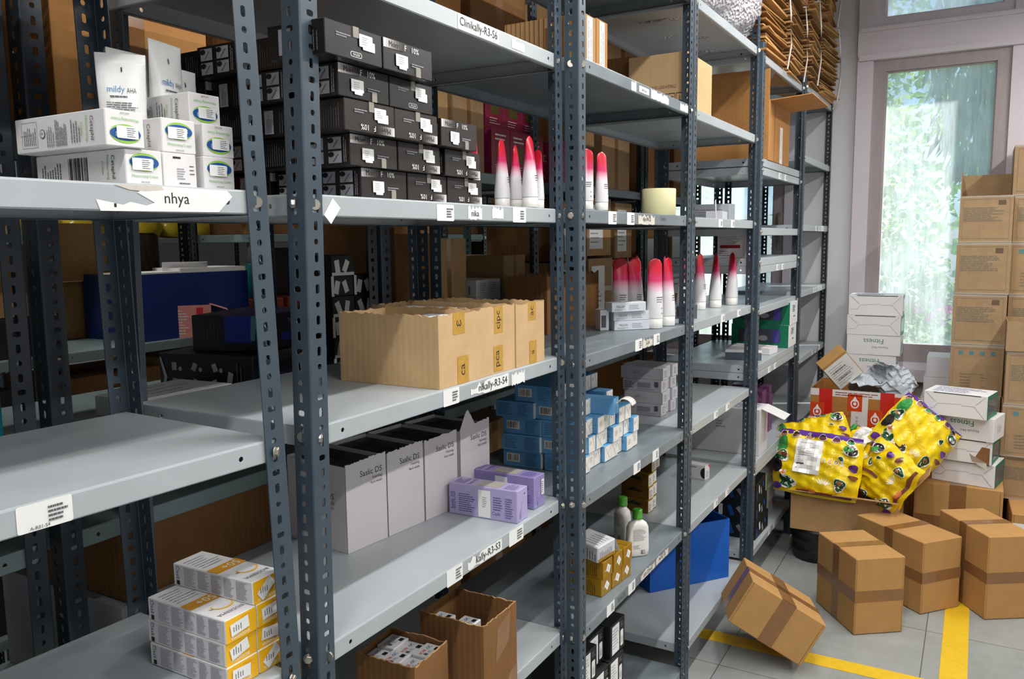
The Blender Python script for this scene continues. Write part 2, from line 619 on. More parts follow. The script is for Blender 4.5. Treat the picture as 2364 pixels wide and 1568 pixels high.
def window(n, a0, a1, zs, zt0, zt1, ztop):
    mb = MB()
    ring(mb, XW - .035, XW + .14, a0, WZ[0], a1, ztop, .09, FRAME, tb=.09)
    mb.box(XW - .045, a0, zt0, XW + .14, a1, zt1, FRAME)                      # transom bar
    mb.box(XW - .055, a0 + .01, zt0 - .02, XW - .03, a1 - .01, zt0 + .015, FRAME)
    mb.box(XW - .055, a0 + .01, zt1 - .015, XW - .03, a1 - .01, zt1 + .01, FRAME)
    mb.box(XW - .10, a0 - .02, WZ[0] - .02, XW + .10, a1 + .02, WZ[0] + .055, FRAME)   # sill
    b0, b1 = a0 + .09, a1 - .09
    ring(mb, XW - .02, XW + .05, b0, WZ[0] + .09, b1, zt0 - .02, .07, SASH, tb=.11)
    ring(mb, XW - .005, XW + .03, b0 + .06, WZ[0] + .18, b1 - .06, zt0 - .08, .018, SASH)
    ring(mb, XW - .02, XW + .05, b0, zt1 + .01, b1, ztop - .09, .055, FRAME)
    ring(mb, XW - .005, XW + .03, b0 + .045, zt1 + .055, b1 - .045, ztop - .13, .018, FRAME)
    o = structure(mb, 'window_%d' % n)
    g = MB(); g.box(XW + .008, b0 + .06, WZ[0] + .19, XW + .013, b1 - .06, zt0 - .085, gl)
    g.build('pane', o)
    g = MB(); g.box(XW + .008, b0 + .045, zt1 + .06, XW + .013, b1 - .045, ztop - .14, gl)
    g.build('pane', o)
    k = MB(); k.box(XW - .035, b0 + .02, 1.58, XW - .02, b0 + .04, 1.82, ZINC); k.tube([(XW - .045, b0 + .03, 1.80), (XW - .06, b0 + .03, 1.78), (XW - .055, b0 + .03, 1.62)], .006, ZINC)
    k.build('window_stay', o)
    return o


window(1, W1[0], W1[1], 0, 2.735, 2.895, 3.42)
window(2, W2[0], W2[1], 0, 2.735, 2.895, 3.42)

# yellow floor marking: two strips of tape meeting at a corner
YEL = M('yellow_floor_tape', (232, 190, 40), .45, noise=.12, nscale=30)
ym = MB()
ym.box(3.13, -.042, .0005, 4.75, .052, .0016, YEL)
ym.box(3.19, .0525, .0005, 3.275, 1.3, .0016, YEL)
setp(ym.build('floor_marking_tape'), 'yellow floor tape corner marking on the grey tiles by the cartons', 'floor tape')

# ------------------------------------------------------------------ ceiling lamps (LED battens over the aisles)
LAMP = bpy.data.materials.new('lamp_tube')
LAMP.use_nodes = True
e = LAMP.node_tree.nodes['Principled BSDF']
e.inputs['Emission Color'].default_value = (1, 1, .98, 1)
e.inputs['Emission Strength'].default_value = 6
LAMPB = M('lamp_body', (230, 230, 230), .5)


def batten(x, y, z, L, power):
    o = empty('batten_lamp', 'white tube batten lamp hung under the ceiling above x %.1f y %.1f' % (x, y), 'lamp', (x, y, z), group='ceiling batten lamps')
    b = MB(); b.box(-L / 2, -.03, .0, L / 2, .03, .05, LAMPB); b.build('lamp_body', o)
    b = MB(); b.tube([(-L / 2 + .02, 0, -.016), (L / 2 - .02, 0, -.016)], .014, LAMP, 10); b.build('lamp_tube', o)
    b = MB()
    for sx in (-.4, .4):
        b.tube([(sx * L, 0, .05), (sx * L, 0, ZC - z)], .004, ZINC, 5)
    b.build('hanger', o)
    a = light('lamp_light', 'AREA', (0, 0, -.035), power, (1, .985, .96), (L, .05))
    a.parent = o
    return o


LAMPS = [(-.6, .30, 3.0, 1.2, 24), (1.4, .30, 3.0, 1.2, 24), (3.4, .30, 3.0, 1.2, 24),
         (.2, -1.0, 3.0, 1.2, 30), (2.4, -1.0, 3.0, 1.2, 30), (4.4, -1.0, 3.0, 1.2, 30),
         (1.2, 2.25, 3.0, 1.2, 9), (3.2, 2.25, 3.0, 1.2, 4), (1.6, 3.9, 3.0, 1.2, 12)]
for i, (x, y, z, L, p) in enumerate(LAMPS):
    o = batten(x, y, z, L, p)
    o['label'] = 'white batten lamp under the ceiling, ' + ['over the near aisle, nearest the viewer', 'over the near aisle, middle one', 'over the near aisle, by the windows', 'by the front wall, nearest the viewer', 'by the front wall, middle one', 'by the front wall, nearest the windows', 'over the aisle behind the racks, first one', 'over the aisle behind the racks, second one', 'over the far aisle beyond the second rack row'][i]

# ------------------------------------------------------------------ slotted-angle shelving
FW, PT, PITCH_H = .0386, .0022, .025


def hole_pts(kind):
    if kind == 'V': a, b, q, r_ = .0043, .0080, .88, .80
    elif kind == 'H': a, b, q, r_ = .0072, .0050, .88, .80
    else: a, b, q, r_ = .0048, .0050, .72, .72
    return [(a, 0), (a * q, b * r_), (0, b), (-a * q, b * r_), (-a, 0), (-a * q, -b * r_), (0, -b), (a * q, -b * r_)]


def plate_cell(mb, P, u0, u1, v0, v1, cu, cv, hp, t, mat):
    """rectangle with one hole: two skins and the rim of the hole"""
    outp = [(u1, cv), (u1, v1), (cu, v1), (u0, v1), (u0, cv), (u0, v0), (cu, v0), (u1, v0)]
    inn = [(cu + a, cv + b) for a, b in hp]
    vs = [P(a, b, 0) for a, b in outp] + [P(a, b, 0) for a, b in inn] + [P(a, b, t) for a, b in outp] + [P(a, b, t) for a, b in inn]
    fs = []
    for k in range(8):
        j = (k + 1) % 8
        fs.append((k, j, 8 + j, 8 + k))
        fs.append((16 + j, 16 + k, 24 + k, 24 + j))
        fs.append((8 + k, 8 + j, 24 + j, 24 + k))
    mb.mesh(vs, fs, mat)


_post = {}


def post_mesh(sx, sy, H, mat):
    key = (sx, sy, round(H, 3), mat.name)
    if key in _post:
        return _post[key]
    mb = MB()
    n = int(round(H / PITCH_H))
    seq = 'HVOV'
    c0 = .0035
    for fl_ in (0, 1):
        if fl_ == 0:
            P = lambda u, v, t: (sx * u, sy * t, v)
        else:
            P = lambda u, v, t: (sx * t, sy * u, v)
        for k in range(n):
            plate_cell(mb, P, c0, FW, k * PITCH_H, (k + 1) * PITCH_H, .0222, (k + .5) * PITCH_H, hole_pts(seq[(k + fl_) % 4]), PT, mat)
        mb.poly([P(FW, 0, 0), P(FW, n * PITCH_H, 0), P(FW, n * PITCH_H, PT), P(FW, 0, PT)], mat)
    H2 = n * PITCH_H
    arc = [(c0 - c0 * math.cos(a), c0 - c0 * math.sin(a)) for a in (0, math.pi / 8, math.pi / 4, 3 * math.pi / 8, math.pi / 2)]
    for (a, b), (c, d) in zip(arc, arc[1:]):
        mb.poly([(sx * a, sy * b, 0), (sx * c, sy * d, 0), (sx * c, sy * d, H2), (sx * a, sy * b, H2)], mat, True)
    mb.poly([(sx * PT, sy * c0, 0), (sx * PT, sy * c0, H2), (sx * c0, sy * PT, H2), (sx * c0, sy * PT, 0)], mat)
    for z in (0, H2):
        mb.poly([(0, sy * c0, z), (0, sy * FW, z), (sx * PT, sy * FW, z), (sx * PT, sy * c0, z)], mat)
        mb.poly([(sx * c0, 0, z), (sx * FW, 0, z), (sx * FW, sy * PT, z), (sx * c0, sy * PT, z)], mat)
    o = mb.build('post', link=False)
    _post[key] = o.data
    return o.data


LIP = .0349
_shelf = {}


def lip_strip(mb, P, L, holes, mat):
    """shelf edge: P(u, v, t), v runs down from 0 to LIP"""
    c = .003
    xs = [0]
    for h in holes:
        xs += [h - .016, h + .016]
    xs.append(L)
    hp = [(.0042 * math.cos(2 * math.pi * k / 8), .0042 * math.sin(2 * math.pi * k / 8)) for k in range(8)]
    for i in range(len(xs) - 1):
        a, b = xs[i], xs[i + 1]
        if i % 2:
            plate_cell(mb, P, a, b, c, LIP - .002, (a + b) / 2, LIP * .52, hp, .0014, mat)
        else:
            mb.poly([P(a, c, 0), P(b, c, 0), P(b, LIP - .002, 0), P(a, LIP - .002, 0)], mat)
            mb.poly([P(a, c, .0014), P(a, LIP - .002, .0014), P(b, LIP - .002, .0014), P(b, c, .0014)], mat)
    mb.poly([P(0, 0, c), P(L, 0, c), P(L, .0008, .0008), P(0, .0008, .0008)], mat, True)
    mb.poly([P(0, .0008, .0008), P(L, .0008, .0008), P(L, c, 0), P(0, c, 0)], mat, True)
    mb.poly([P(0, LIP - .002, 0), P(L, LIP - .002, 0), P(L, LIP, .002), P(0, LIP, .002)], mat)
    q = .013
    mb.poly([P(.002, LIP, .002), P(L - .002, LIP, .002), P(L - q, LIP, q), P(q, LIP, q)], mat)
    mb.poly([P(.002, LIP - .0014, .002), P(q, LIP - .0014, q), P(L - q, LIP - .0014, q), P(L - .002, LIP - .0014, .002)], mat)


def shelf_mesh(w, d, mat):
    key = (round(w, 4), round(d, 4), mat.name)
    if key in _shelf:
        return _shelf[key]
    mb = MB()
    c = .003
    mb.poly([(c, c, 0), (w - c, c, 0), (w - c, d - c, 0), (c, d - c, 0)], mat)
    mb.poly([(c, c, -.0014), (c, d - c, -.0014), (w - c, d - c, -.0014), (w - c, c, -.0014)], mat)
    lip_strip(mb, lambda u, v, t: (u, t, -v), w, (.068, w - .068), mat)
    lip_strip(mb, lambda u, v, t: (w - u, d - t, -v), w, (.068, w - .068), mat)
    lip_strip(mb, lambda u, v, t: (t, d - u, -v), d, (.075, d - .075), mat)
    lip_strip(mb, lambda u, v, t: (w - t, u, -v), d, (.075, d - .075), mat)
    o = mb.build('shelf', link=False)
    _shelf[key] = o.data
    return o.data


def _bolt():
    mb = MB()
    pr = [(.0085, 0), (.0085, .0012)]
    mb.lathe(pr, ZINC, 14)
    n = len(mb.v)
    for z, r in ((.0012, .0072), (.0058, .0072), (.0066, .0062)):
        for k in range(6):
            mb.v.append((r * math.cos(k * math.pi / 3 + .3), r * math.sin(k * math.pi / 3 + .3), z))
    k_ = mb._m(ZINC)
    for i in range(2):
        for k in range(6):
            mb.f.append((n + i * 6 + k, n + i * 6 + (k + 1) % 6, n + i * 6 + 6 + (k + 1) % 6, n + i * 6 + 6 + k)); mb.mi.append(k_); mb.smooth.append(False)
    mb.f.append(tuple(n + 12 + k for k in range(6))); mb.mi.append(k_); mb.smooth.append(False)
    return mb.build('bolt', link=False).data


BOLT = _bolt()


def child(name, data, parent, loc, rot=(0, 0, 0)):
    o = bpy.data.objects.new(name, data)
    COL.objects.link(o)
    o.parent = parent
    o.location = loc
    o.rotation_euler = rot
    return o


def rack(label, x0, y0, d, levels, H, rz=0., w=.914, tilt=(0, 0, 0, 0), post=POST, shelf=SHELF, bolts='FL', group=None, stack=()):
    """four slotted-angle posts, bolted tray shelves; tilt = lean of front-left, front-right, back-left, back-right"""
    o = empty('shelving_rack', label, 'rack', (x0, y0, 0), R(rz), group)
    corners = ((0, 0, 1, 1), (w, 0, -1, 1), (0, d, 1, -1), (w, d, -1, -1))
    o_sh = {}
    for (cx, cy, sx, sy), tl in zip(corners, tilt):
        child('post', post_mesh(sx, sy, H, post), o, (cx - tl * 1.66, cy, 0), (0, math.atan(tl), 0))
    for z in levels:
        o_sh[z] = child('shelf', shelf_mesh(w - .008, d - .008, shelf), o, (.004, .004, z))
        zb = z - LIP * .5
        for (cx, cy, sx, sy), tl in zip(corners, tilt):
            dx = tl * (zb - 1.66)
            front = cy == 0
            if front and 'F' in bolts or (not front and 'B' in bolts):
                child('bolt', BOLT, o, (cx + dx + sx * .0225, cy, zb + rnd.uniform(-.003, .003)), (R(90 if front else -90), 0, rnd.uniform(0, 6)))
            if cx == 0 and 'L' in bolts or cx > 0 and 'R' in bolts:
                child('bolt', BOLT, o, (cx + dx, cy + sy * .0225, zb + rnd.uniform(-.003, .003)), (0, R(-90 if cx == 0 else 90), rnd.uniform(0, 6)))
    o['_'] = 0
    del o['_']
    return o, o_sh


TILT2, TILT3L, TILT3R = -.0303, .0171, -.0120
GR = 'front row of shelving racks'
R2, S2 = rack('shelving rack at the left picture edge, with the torn paper name strip', -.028, .965, .40, (.987, 1.364, 1.737, 2.11), 2.6, -2.99, tilt=(0, TILT2, 0, TILT2 * .6), bolts='FR', group=GR)
R3, S3 = rack('shelving rack holding the black cartons and the three open brown cartons', .954, .914, .46, (.25, .622, .987, 1.364, 1.737, 2.11), 2.6, tilt=(TILT3L, TILT3R, TILT3L, TILT3R), group=GR)
R9, S9 = rack('worn grey shelving rack holding the blue cartons', 1.87, .872, .46, (.08, .617, .985, 1.362, 1.737, 2.11, 2.48), 2.6, post=POSTG and POST, shelf=SHELFW, group=GR)
R10, S10 = rack('shelving rack with the blue bin on its bottom shelf', 2.787, .870, .46, (.161, .615, .985, 1.362, 1.735, 2.105, 2.475), 2.6, -.3, group=GR)
R11, S11 = rack('shelving rack with the green window boxes', 3.703, .850, .46, (.20, .592, .627, 1.045, 1.081, 1.345, 1.533, 1.568, 1.705, 1.972, 2.010, 2.455), 2.5, -.3, group=GR)
R12, S12 = rack('empty shelving rack in the corner against the end wall', 4.612, .835, .42, (.20, .62, .99, 1.365, 1.728, 2.10, 2.47), 2.5, 0, post=POSTD, group=GR)
# ------------------------------------------------------------------ labels stuck on the shelf edges (parts of their shelf)
def edge_label(shelf, u0, u1, v0, v1, txt=None, kind='plain', size=.016, rot=0, seed=0, mat=None, name='shelf_label'):
    """u along the shelf edge, v up from the lower rim of the lip"""
    mb = MB()
    f = Face(mb, (0, 0, -LIP), (1, 0, 0), (0, 0, 1), 1, LIP)
    f.k = 2
    q = random.Random(seed)
    mat = mat or WHITE
    if kind == 'plain':
        f.rrect(u0, v0, u1, v1, .003, mat)
    elif kind == 'tilt':
        cu, cv, a, b = (u0 + u1) / 2, (v0 + v1) / 2, (u1 - u0) * .5, (v1 - v0) * .5
        f.shape([(cu + a, cv + b * .25), (cu + a * .1, cv + b), (cu - a, cv - b * .3), (cu - a * .2, cv - b)][::1], mat)
    else:                                   # torn paper: ragged outline
        top, bot, n = [], [], 14
        for k in range(n + 1):
            t = k / n
            e = .35 if kind == 'torn' else (.6 if t < .35 else .12)
            top.append((u0 + (u1 - u0) * t, v1 - (v1 - v0) * q.uniform(0, e) * (1 if kind == 'torn' or t < .4 else .4)))
            bot.append((u0 + (u1 - u0) * t, v0 + (v1 - v0) * q.uniform(0, e * .35)))
        for k in range(n):
            f.k = 3 if k else 2
            f.shape([bot[k], bot[k + 1], top[k + 1], top[k]], mat)
    f.k = 9
    if txt:
        f.text(txt, (u0 + u1) / 2 + (.012 if kind == 'halftorn' else 0), (v0 + v1) / 2 - .001, size, INK, rot, fit=(u1 - u0) * .92 if rot in (0, 180) else (v1 - v0) * .9)
    elif kind == 'plain':
        f.lines(u0 + (u1 - u0) * .55, v0 + .006, u1 - .004, v1 - .006, 4, INKG, .5, seed=seed)
    return mb.build(name, shelf)


def name_strip(shelf):
    mb = MB()
    f = Face(mb, (0, 0, -LIP), (1, 0, 0), (0, 0, 1), 1, LIP)
    f.k = 2
    f.shape([(.650, .000), (.822, .002), (.846, .024), (.838, .032), (.700, .0335), (.707, .028), (.700, .024), (.724, .012), (.712, .008), (.690, .012), (.680, .008), (.645, .014)], WHITE)
    f.shape([(.668, .033), (.735, .0335), (.738, .029), (.712, .026), (.690, .027)], M('peeled_paper', (206, 198, 186), .9, noise=.1, nscale=60))
    f.text('nhya', .757, .0165, .0145, INK, fit=.07)
    f.rect(.668, .005, .671, .0095, INK)
    mb.build('name_strip', shelf)


name_strip(S2[1.737])
edge_label(S2[1.364], .523, .588, .001, .034, None, 'plain', name='shelf_label')
mb = MB(); f = Face(mb, (0, 0, -LIP), (1, 0, 0), (0, 0, 1), 1, LIP); f.k = 14
f.text('A-R01-S4', .548, .005, .0042, INK); mb.build('label_lettering', S2[1.364])
edge_label(S3[2.11], .445, .603, .003, .033, 'Clinikally-R3-S6', 'plain', .0165)
edge_label(S3[2.11], .660, .718, .006, .030, None, 'torn', seed=3)
edge_label(S3[1.737], .042, .082, -.012, .030, None, 'tilt')
edge_label(S3[1.737], .358, .418, -.002, .030, None, 'plain', seed=4)
edge_label(S3[1.737], .470, .524, .001, .032, 'nika', 'torn', .013, seed=9)
edge_label(S3[1.737], .566, .614, .004, .033, None, 'torn', seed=6)
edge_label(S3[1.737], .656, .718, -.001, .033, None, 'plain', seed=7)
edge_label(S3[1.364], .366, .424, .000, .034, None, 'plain', seed=8)
edge_label(S3[1.364], .468, .628, .002, .032, 'nikally-R3-S4', 'halftorn', .0165, seed=5)
edge_label(S3[1.364], .642, .704, -.002, .033, None, 'torn', seed=10)
edge_label(S3[.987], .364, .424, -.002, .034, None, 'plain', seed=11)
edge_label(S3[.987], .444, .588, .003, .032, 'kally-R3-S3', 'halftorn', .0165, seed=12)
edge_label(S3[.987], .621, .690, -.003, .034, None, 'plain', seed=13)
E9 = M('stained_label', (222, 216, 204), .8, noise=.18, nscale=50)
edge_label(S9[2.11], .351, .390, .002, .034, None, 'torn', seed=1)
edge_label(S9[2.11], .412, .494, .008, .026, 'AM-R3-S6', 'plain', .007, seed=1)
edge_label(S9[2.11], .512, .672, .002, .032, None, 'torn', seed=31)
edge_label(S9[2.11], .786, .869, .003, .032, None, 'torn', seed=2)
for z, us in ((1.737, (.189, .324)), (1.362, (.395, .552)), (.985, (.388, .554)), (.617, (.185, .351))):
    for k, u in enumerate(us):
        edge_label(S9[z], u, u + .058, -.001, .034, None, 'plain', seed=k + int(z * 10))
edge_label(S9[1.737], .413, .553, .000, .032, 'AJit-99-S3', 'torn', .012, seed=21, mat=E9)
edge_label(S9[1.362], .457, .544, .000, .033, 'S-S4', 'torn', .012, seed=22, mat=E9)
edge_label(S9[.617], .458, .585, .003, .031, 'SAS-Z2A-S2', 'torn', .012, seed=23, mat=E9)
edge_label(S9[.617], .597, .718, .003, .031, 'NOR J-SF', 'torn', .012, seed=24, mat=E9)
mb = MB(); f = Face(mb, (0, 0, -LIP), (1, 0, 0), (0, 0, 1), 1, LIP)
f.text('RACK', .30, .017, .016, INKG, fit=.075); mb.build('pen_writing', S9[.617])
mb = MB(); f = Face(mb, (0, 0, -LIP), (1, 0, 0), (0, 0, 1), 1, LIP)
f.text('Derby', .632, .019, .013, INKG, fit=.09); mb.build('pen_writing', S9[1.737])
for S, z, us in ((S10, 1.735, (.334, .51)), (S10, 1.362, (.391, .636)), (S10, .985, (.319, .489)), (S10, .615, (.343, .51)), (S11, 1.972, (.369, .498)), (S11, 1.533, (.37, .49)), (S11, 1.045, (.254, .379)), (S11, .592, (.5, .62)), (S11, .20, (.35, .46)), (S12, 1.728, (.435, .537)), (S12, 1.365, (.43, .5)), (S12, .99, (.45, .56))):
    for k, u in enumerate(us):
        edge_label(S[z], u, u + .058, .002, .032, None, 'plain', seed=k)

# ------------------------------------------------------------------ left rack: cream cartons
CBLUE = M('cream_blue', (22, 78, 150), .45)
CGREEN = M('cream_green', (142, 196, 60), .45)
LEAF = M('leaf_green_ink', (110, 182, 76), .5)


def cream_decor(inv=False, plain=False, left=0):
    def go(fr):
        f, l = fr['F'], fr['L']
        w, h = f.w, f.h
        if plain:
            f.lines(w * .3, h * .82, w * .65, h * .92, 1, INK, .6)
            f.lines(w * .78, h * .35, w * .95, h * .7, 3, INKG, .25, seed=2)
            f.lines(w * .4, h * .22, w * .68, h * .58, 5, INKL, .4, seed=3)
            f.lines(w * .45, h * .1, w * .95, h * .14, 1, INKG, .8)
        else:
            g = (lambda v: h - v) if inv else (lambda v: v)
            rot = 180 if inv else 0
            cv = g(h * .64)
            f.ell(w * .5, cv, w * .40, h * .26, CGREEN, 26)
            f.ell(w * .5, cv, w * .40, h * .20, WHITE, 26)
            f.ell(w * .5, cv, w * .40, h * .195, CBLUE, 26)
            f.text('Cetaphil', w * .5, cv, h * .13, WHITE, rot, fit=w * .7)
            f.text('Moisturising Cream', w * .5, g(h * .24), h * .075, LEAF, rot, fit=w * .74)
            f.text('VB-MAT-ACCEPT', w * .5, g(h * .08), h * .045, INK, rot, fit=w * .24)
        d = l.w
        # left side: small print runs up the box
        if left == 0:
            l.lines(d * .06, h * .14, d * .27, h * .86, 1, INKL, .02)
            for a, b in ((.08, .26),):
                l.rect(d * a, h * .13, d * b, h * .14, INKG); l.rect(d * a, h * .86, d * b, h * .87, INKG)
                l.rect(d * a, h * .13, d * a + .0005, h * .87, INKG); l.rect(d * b, h * .13, d * b + .0005, h * .87, INKG)
            l.lines(d * .10, h * .2, d * .25, h * .8, 7, INKG, .3, vert=True, seed=4)
            l.ell(d * .325, h * .5, d * .03, h * .13, INKG); l.ell(d * .325, h * .5, d * .024, h * .105, CARD)
            l.text('6', d * .325, h * .5, h * .13, INKG, -90)
            l.lines(d * .37, h * .1, d * .46, h * .75, 4, INKG, .3, vert=True, seed=5)
            l.lines(d * .47, h * .1, d * .60, h * .9, 8, INKG, .4, vert=True, seed=6)
            l.lines(d * .64, h * .15, d * .75, h * .85, 4, INKG, .3, vert=True, seed=8)
        else:
            l.lines(d * .06, h * .1, d * .30, h * .75, 8, INKG, .4, vert=True, seed=9)
            l.bars(d * .38, h * .08, d * .60, h * .84, 15, INK, True, seed=3)
        l.text('Cetaphil', d * .87, h * .5, h * .15, INK, -90, fit=h * .66)
        l.text('Moisturising', d * .815, h * .5, h * .10, LEAF, -90, fit=h * .72)
        l.text('Cream', d * .765, h * .5, h * .10, LEAF, -90, fit=h * .4)
    return go


def cream_tag(inv):
    def go(fr):
        f = fr['F']
        w, h = f.w, f.h
        cu, cv = w * (.44 if not inv else .54), h * (.58 if not inv else .40)
        f.rrect(cu - w * .28, cv - h * .17, cu + w * .28, cv + h * .17, w * .03, WHITE)
        f.lines(cu - w * .02, cv - h * .14, cu + w * .24, cv + h * .14, 5, INKG, .35, seed=3)
    return go


G = 'cream cartons stacked on the left rack'
for nm, x, y, z, inv, pl, lf, lab in (
        ('A', .678, .955, 1.738, 0, 0, 1, 'white cream carton, left end of the bottom row, bar code on its side'),
        ('B', .735, .957, 1.738, 0, 1, 0, 'white cream carton with plain end, middle of the bottom row'),
        ('C', .802, .957, 1.738, 0, 0, 0, 'white cream carton with oval logo, right end of the bottom row'),
        ('D', .650, .950, 1.784, 1, 0, 0, 'white cream carton, left end of the second row, oval logo upside down'),
        ('E', .737, .958, 1.784, 0, 0, 0, 'white cream carton, middle of the second row, oval logo upright'),
        ('F', .806, .960, 1.784, 1, 0, 0, 'white cream carton, right end of the second row, logo upside down'),
        ('G', .806, .985, 1.830, 1, 0, 0, 'white cream carton lying alone on the top of the stack')):
    box('cream_carton', lab, 'carton', (x, y, z), (.0545, .195, .0455), 0, CARD, cream_decor(inv, pl, lf), G, stickers=None if pl else cream_tag(inv))

# white squeeze tubes behind them
TUBEW = M('white_tube', (226, 227, 226), .28, spec=.5)
TBLUE = M('tube_blue_ink', (70, 130, 180), .5)


def flat_tube(label, loc, H, w, rz, lean=0., group=None, front=True, printed=True):
    """squeeze tube: round cap below, flat crimped end above"""
    mb = MB()
    n, secs = 20, [(0, .55, .55), (.10, .55, .55), (.101, .8, .8), (.16, .86, .84), (.4, .93, .62), (.7, 1, .34), (.92, 1.04, .05), (1, 1.05, .03)]
    r = w / 2
    base = len(mb.v)
    for t, a, b in secs:
        for k in range(n):
            an = 2 * math.pi * k / n
            mb.v.append((r * a * math.cos(an), r * b * math.sin(an), t * H))
    for i in range(len(secs) - 1):
        for k in range(n):
            k2 = (k + 1) % n
            mb.f.append((base + i * n + k, base + i * n + k2, base + (i + 1) * n + k2, base + (i + 1) * n + k)); mb.mi.append(mb._m(TUBEW)); mb.smooth.append(True)
    top = [base + (len(secs) - 1) * n + k for k in range(n)]
    mb.f.append(tuple(top)); mb.mi.append(0); mb.smooth.append(False)
    f = Face(mb, (-r, -r * .66, H * .40), (1, 0, 0), (0, r * .63, H * .55), w, H * .55)
    f.k = 4
    if printed:
        f.text('mildy', w * .38, H * .33, w * .15, TBLUE, 0, fit=w * .36)
        f.text('AHA', w * .70, H * .33, w * .12, INKG, 0, fit=w * .2)
        f.lines(w * .25, H * .27, w * .8, H * .29, 1, INKG, .6)
        f.lines(w * .18, H * .02, w * .84, H * .24, 13, INKG, .45, seed=2)
        f.rect(w * .5, H * .47, w * .53, H * .505, INK)
    o = mb.build('squeeze_tube', None, loc, (lean, 0, R(rz)))
    return setp(o, label, 'tube', group)


G = 'white squeeze tubes behind the cream cartons'
flat_tube('white squeeze tube, leftmost behind the cream cartons, half turned', (.748, 1.05, 1.739), .185, .062, -38, group=G)
flat_tube('white squeeze tube printed with dense small text, second from left', (.788, 1.09, 1.739), .20, .068, 4, group=G)
flat_tube('tallest white squeeze tube behind the cream cartons', (.845, 1.085, 1.739), .222, .070, 14, .02, group=G)
flat_tube('white squeeze tube, rightmost behind the cream cartons', (.915, 1.13, 1.739), .20, .058, 10, group=G)
flat_tube('narrow white squeeze tube seen edge-on between the tall tube and the rightmost', (.915, 1.21, 1.739), .19, .06, 72, group=G, printed=False)

# orange cartons further along that shelf
ORNG = M('orange_card', (206, 92, 40), .55, noise=.05)
for k in range(3):
    box('orange_carton', 'orange carton on the shelf behind the left uprights, ' + ('lowest', 'middle', 'topmost')[k] + ' of its pile', 'carton', (1.03, 1.25, 1.739 + k * .045), (.09, .1, .044), 0, ORNG, group='orange cartons in a pile', stickers=(lambda fr: price_tag(fr['F'], .04, .022, .035, .03)) if k == 2 else None)

# yellow and white sunscreen cartons, bottom left
SUNY = M('sunscreen_yellow', (246, 186, 22), .42)
SUNO = M('sunscreen_ochre', (226, 158, 30), .45)


def sun_decor(fr):
    f, l, t = fr['F'], fr['L'], fr['T']
    w, h, d = f.w, f.h, l.w
    f.rect(w * .01, 0, w * .99, h * .99, SUNY)
    f.text('BIODERMA', w * .45, h * .14, h * .14, WHITE, 180, fit=w * .62)
    f.lines(w * .5, h * .62, w * .92, h * .9, 4, SUNO, .4, seed=2)
    l.rect(d * .03, h * .04, d * .98, h * .96, CARDG)
    for a, b in ((.14, .30), (.32, .47), (.49, .63), (.65, .78), (.80, .95)):
        l.lines(d * a, h * .1, d * b, h * .92, 12, INKL, .55, seed=int(a * 100))
    l.rect(d * .045, h * .08, d * .085, h * .28, INK)
    l.ell(d * .066, h * .82, d * .022, h * .1, INKG); l.ell(d * .066, h * .82, d * .016, h * .075, CARDG)
    l.lines(d * .05, h * .35, d * .085, h * .7, 3, INKG, .5)
    d = t.h
    t.text('BIODERMA', w * .5, d * .12, w * .13, INKG, 180, fit=w * .8)
    t.text('Photoderm', w * .5, d * .27, w * .13, INKG, 180, fit=w * .55)
    t.ell(w * .62, d * .28, w * .3, d * .085, SUNY, a0=150, a1=390); t.ell(w * .62, d * .285, w * .27, d * .072, CARD, a0=140, a1=400)
    t.rect(0, d * .42, w, d * .56, SUNO)
    t.text('50+', w * .62, d * .49, d * .09, WHITE, 180)
    t.lines(w * .1, d * .62, w * .9, d * .92, 6, INKL, .2, seed=4)


def sun_tag(k):
    def go(fr):
        f = fr['F']
        f.k = 12
        f.rect(f.w * .14, f.h * .28, f.w * .72, f.h * .80, WHITE, rot=(-4, 12, 6, 38, -8, 5, 2)[k % 7])
        f.lines(f.w * .2, f.h * .4, f.w * .5, f.h * .72, 4, INKG, .35, vert=True, seed=k)
    return go


G = 'sunscreen cartons on the lower left shelf'
n = 0
for col, x, cnt in ((0, .787, 3), (1, .849, 3)):
    for k in range(cnt):
        box('sunscreen_carton', 'yellow and white sunscreen carton, %s of the %s stack' % (('lowest', 'middle', 'topmost')[k], ('left', 'right')[col]) + ('' if not (col == 1 and k == 2) else ', under the single carton'), 'carton',
            (x + (.001 if k else 0), .950 + .003 * (k % 2), .988 + .0376 * k), (.0605, .178, .0372), 0, CARD, sun_decor, G, stickers=sun_tag(n)); n += 1
box('sunscreen_carton', 'yellow and white sunscreen carton lying alone on the right stack', 'carton', (.846, .952, .988 + .0376 * 3), (.0605, .178, .0372), 2, CARD, sun_decor, G, stickers=sun_tag(3))

# ------------------------------------------------------------------ middle rack: black cartons
SILV = [M('silver_%d' % k, (216 - 26 * k, 212 - 26 * k, 210 - 26 * k), .3, metal=.2) for k in range(8)]
SKETCH = M('hand_drawing_grey', (176, 178, 186), .6)


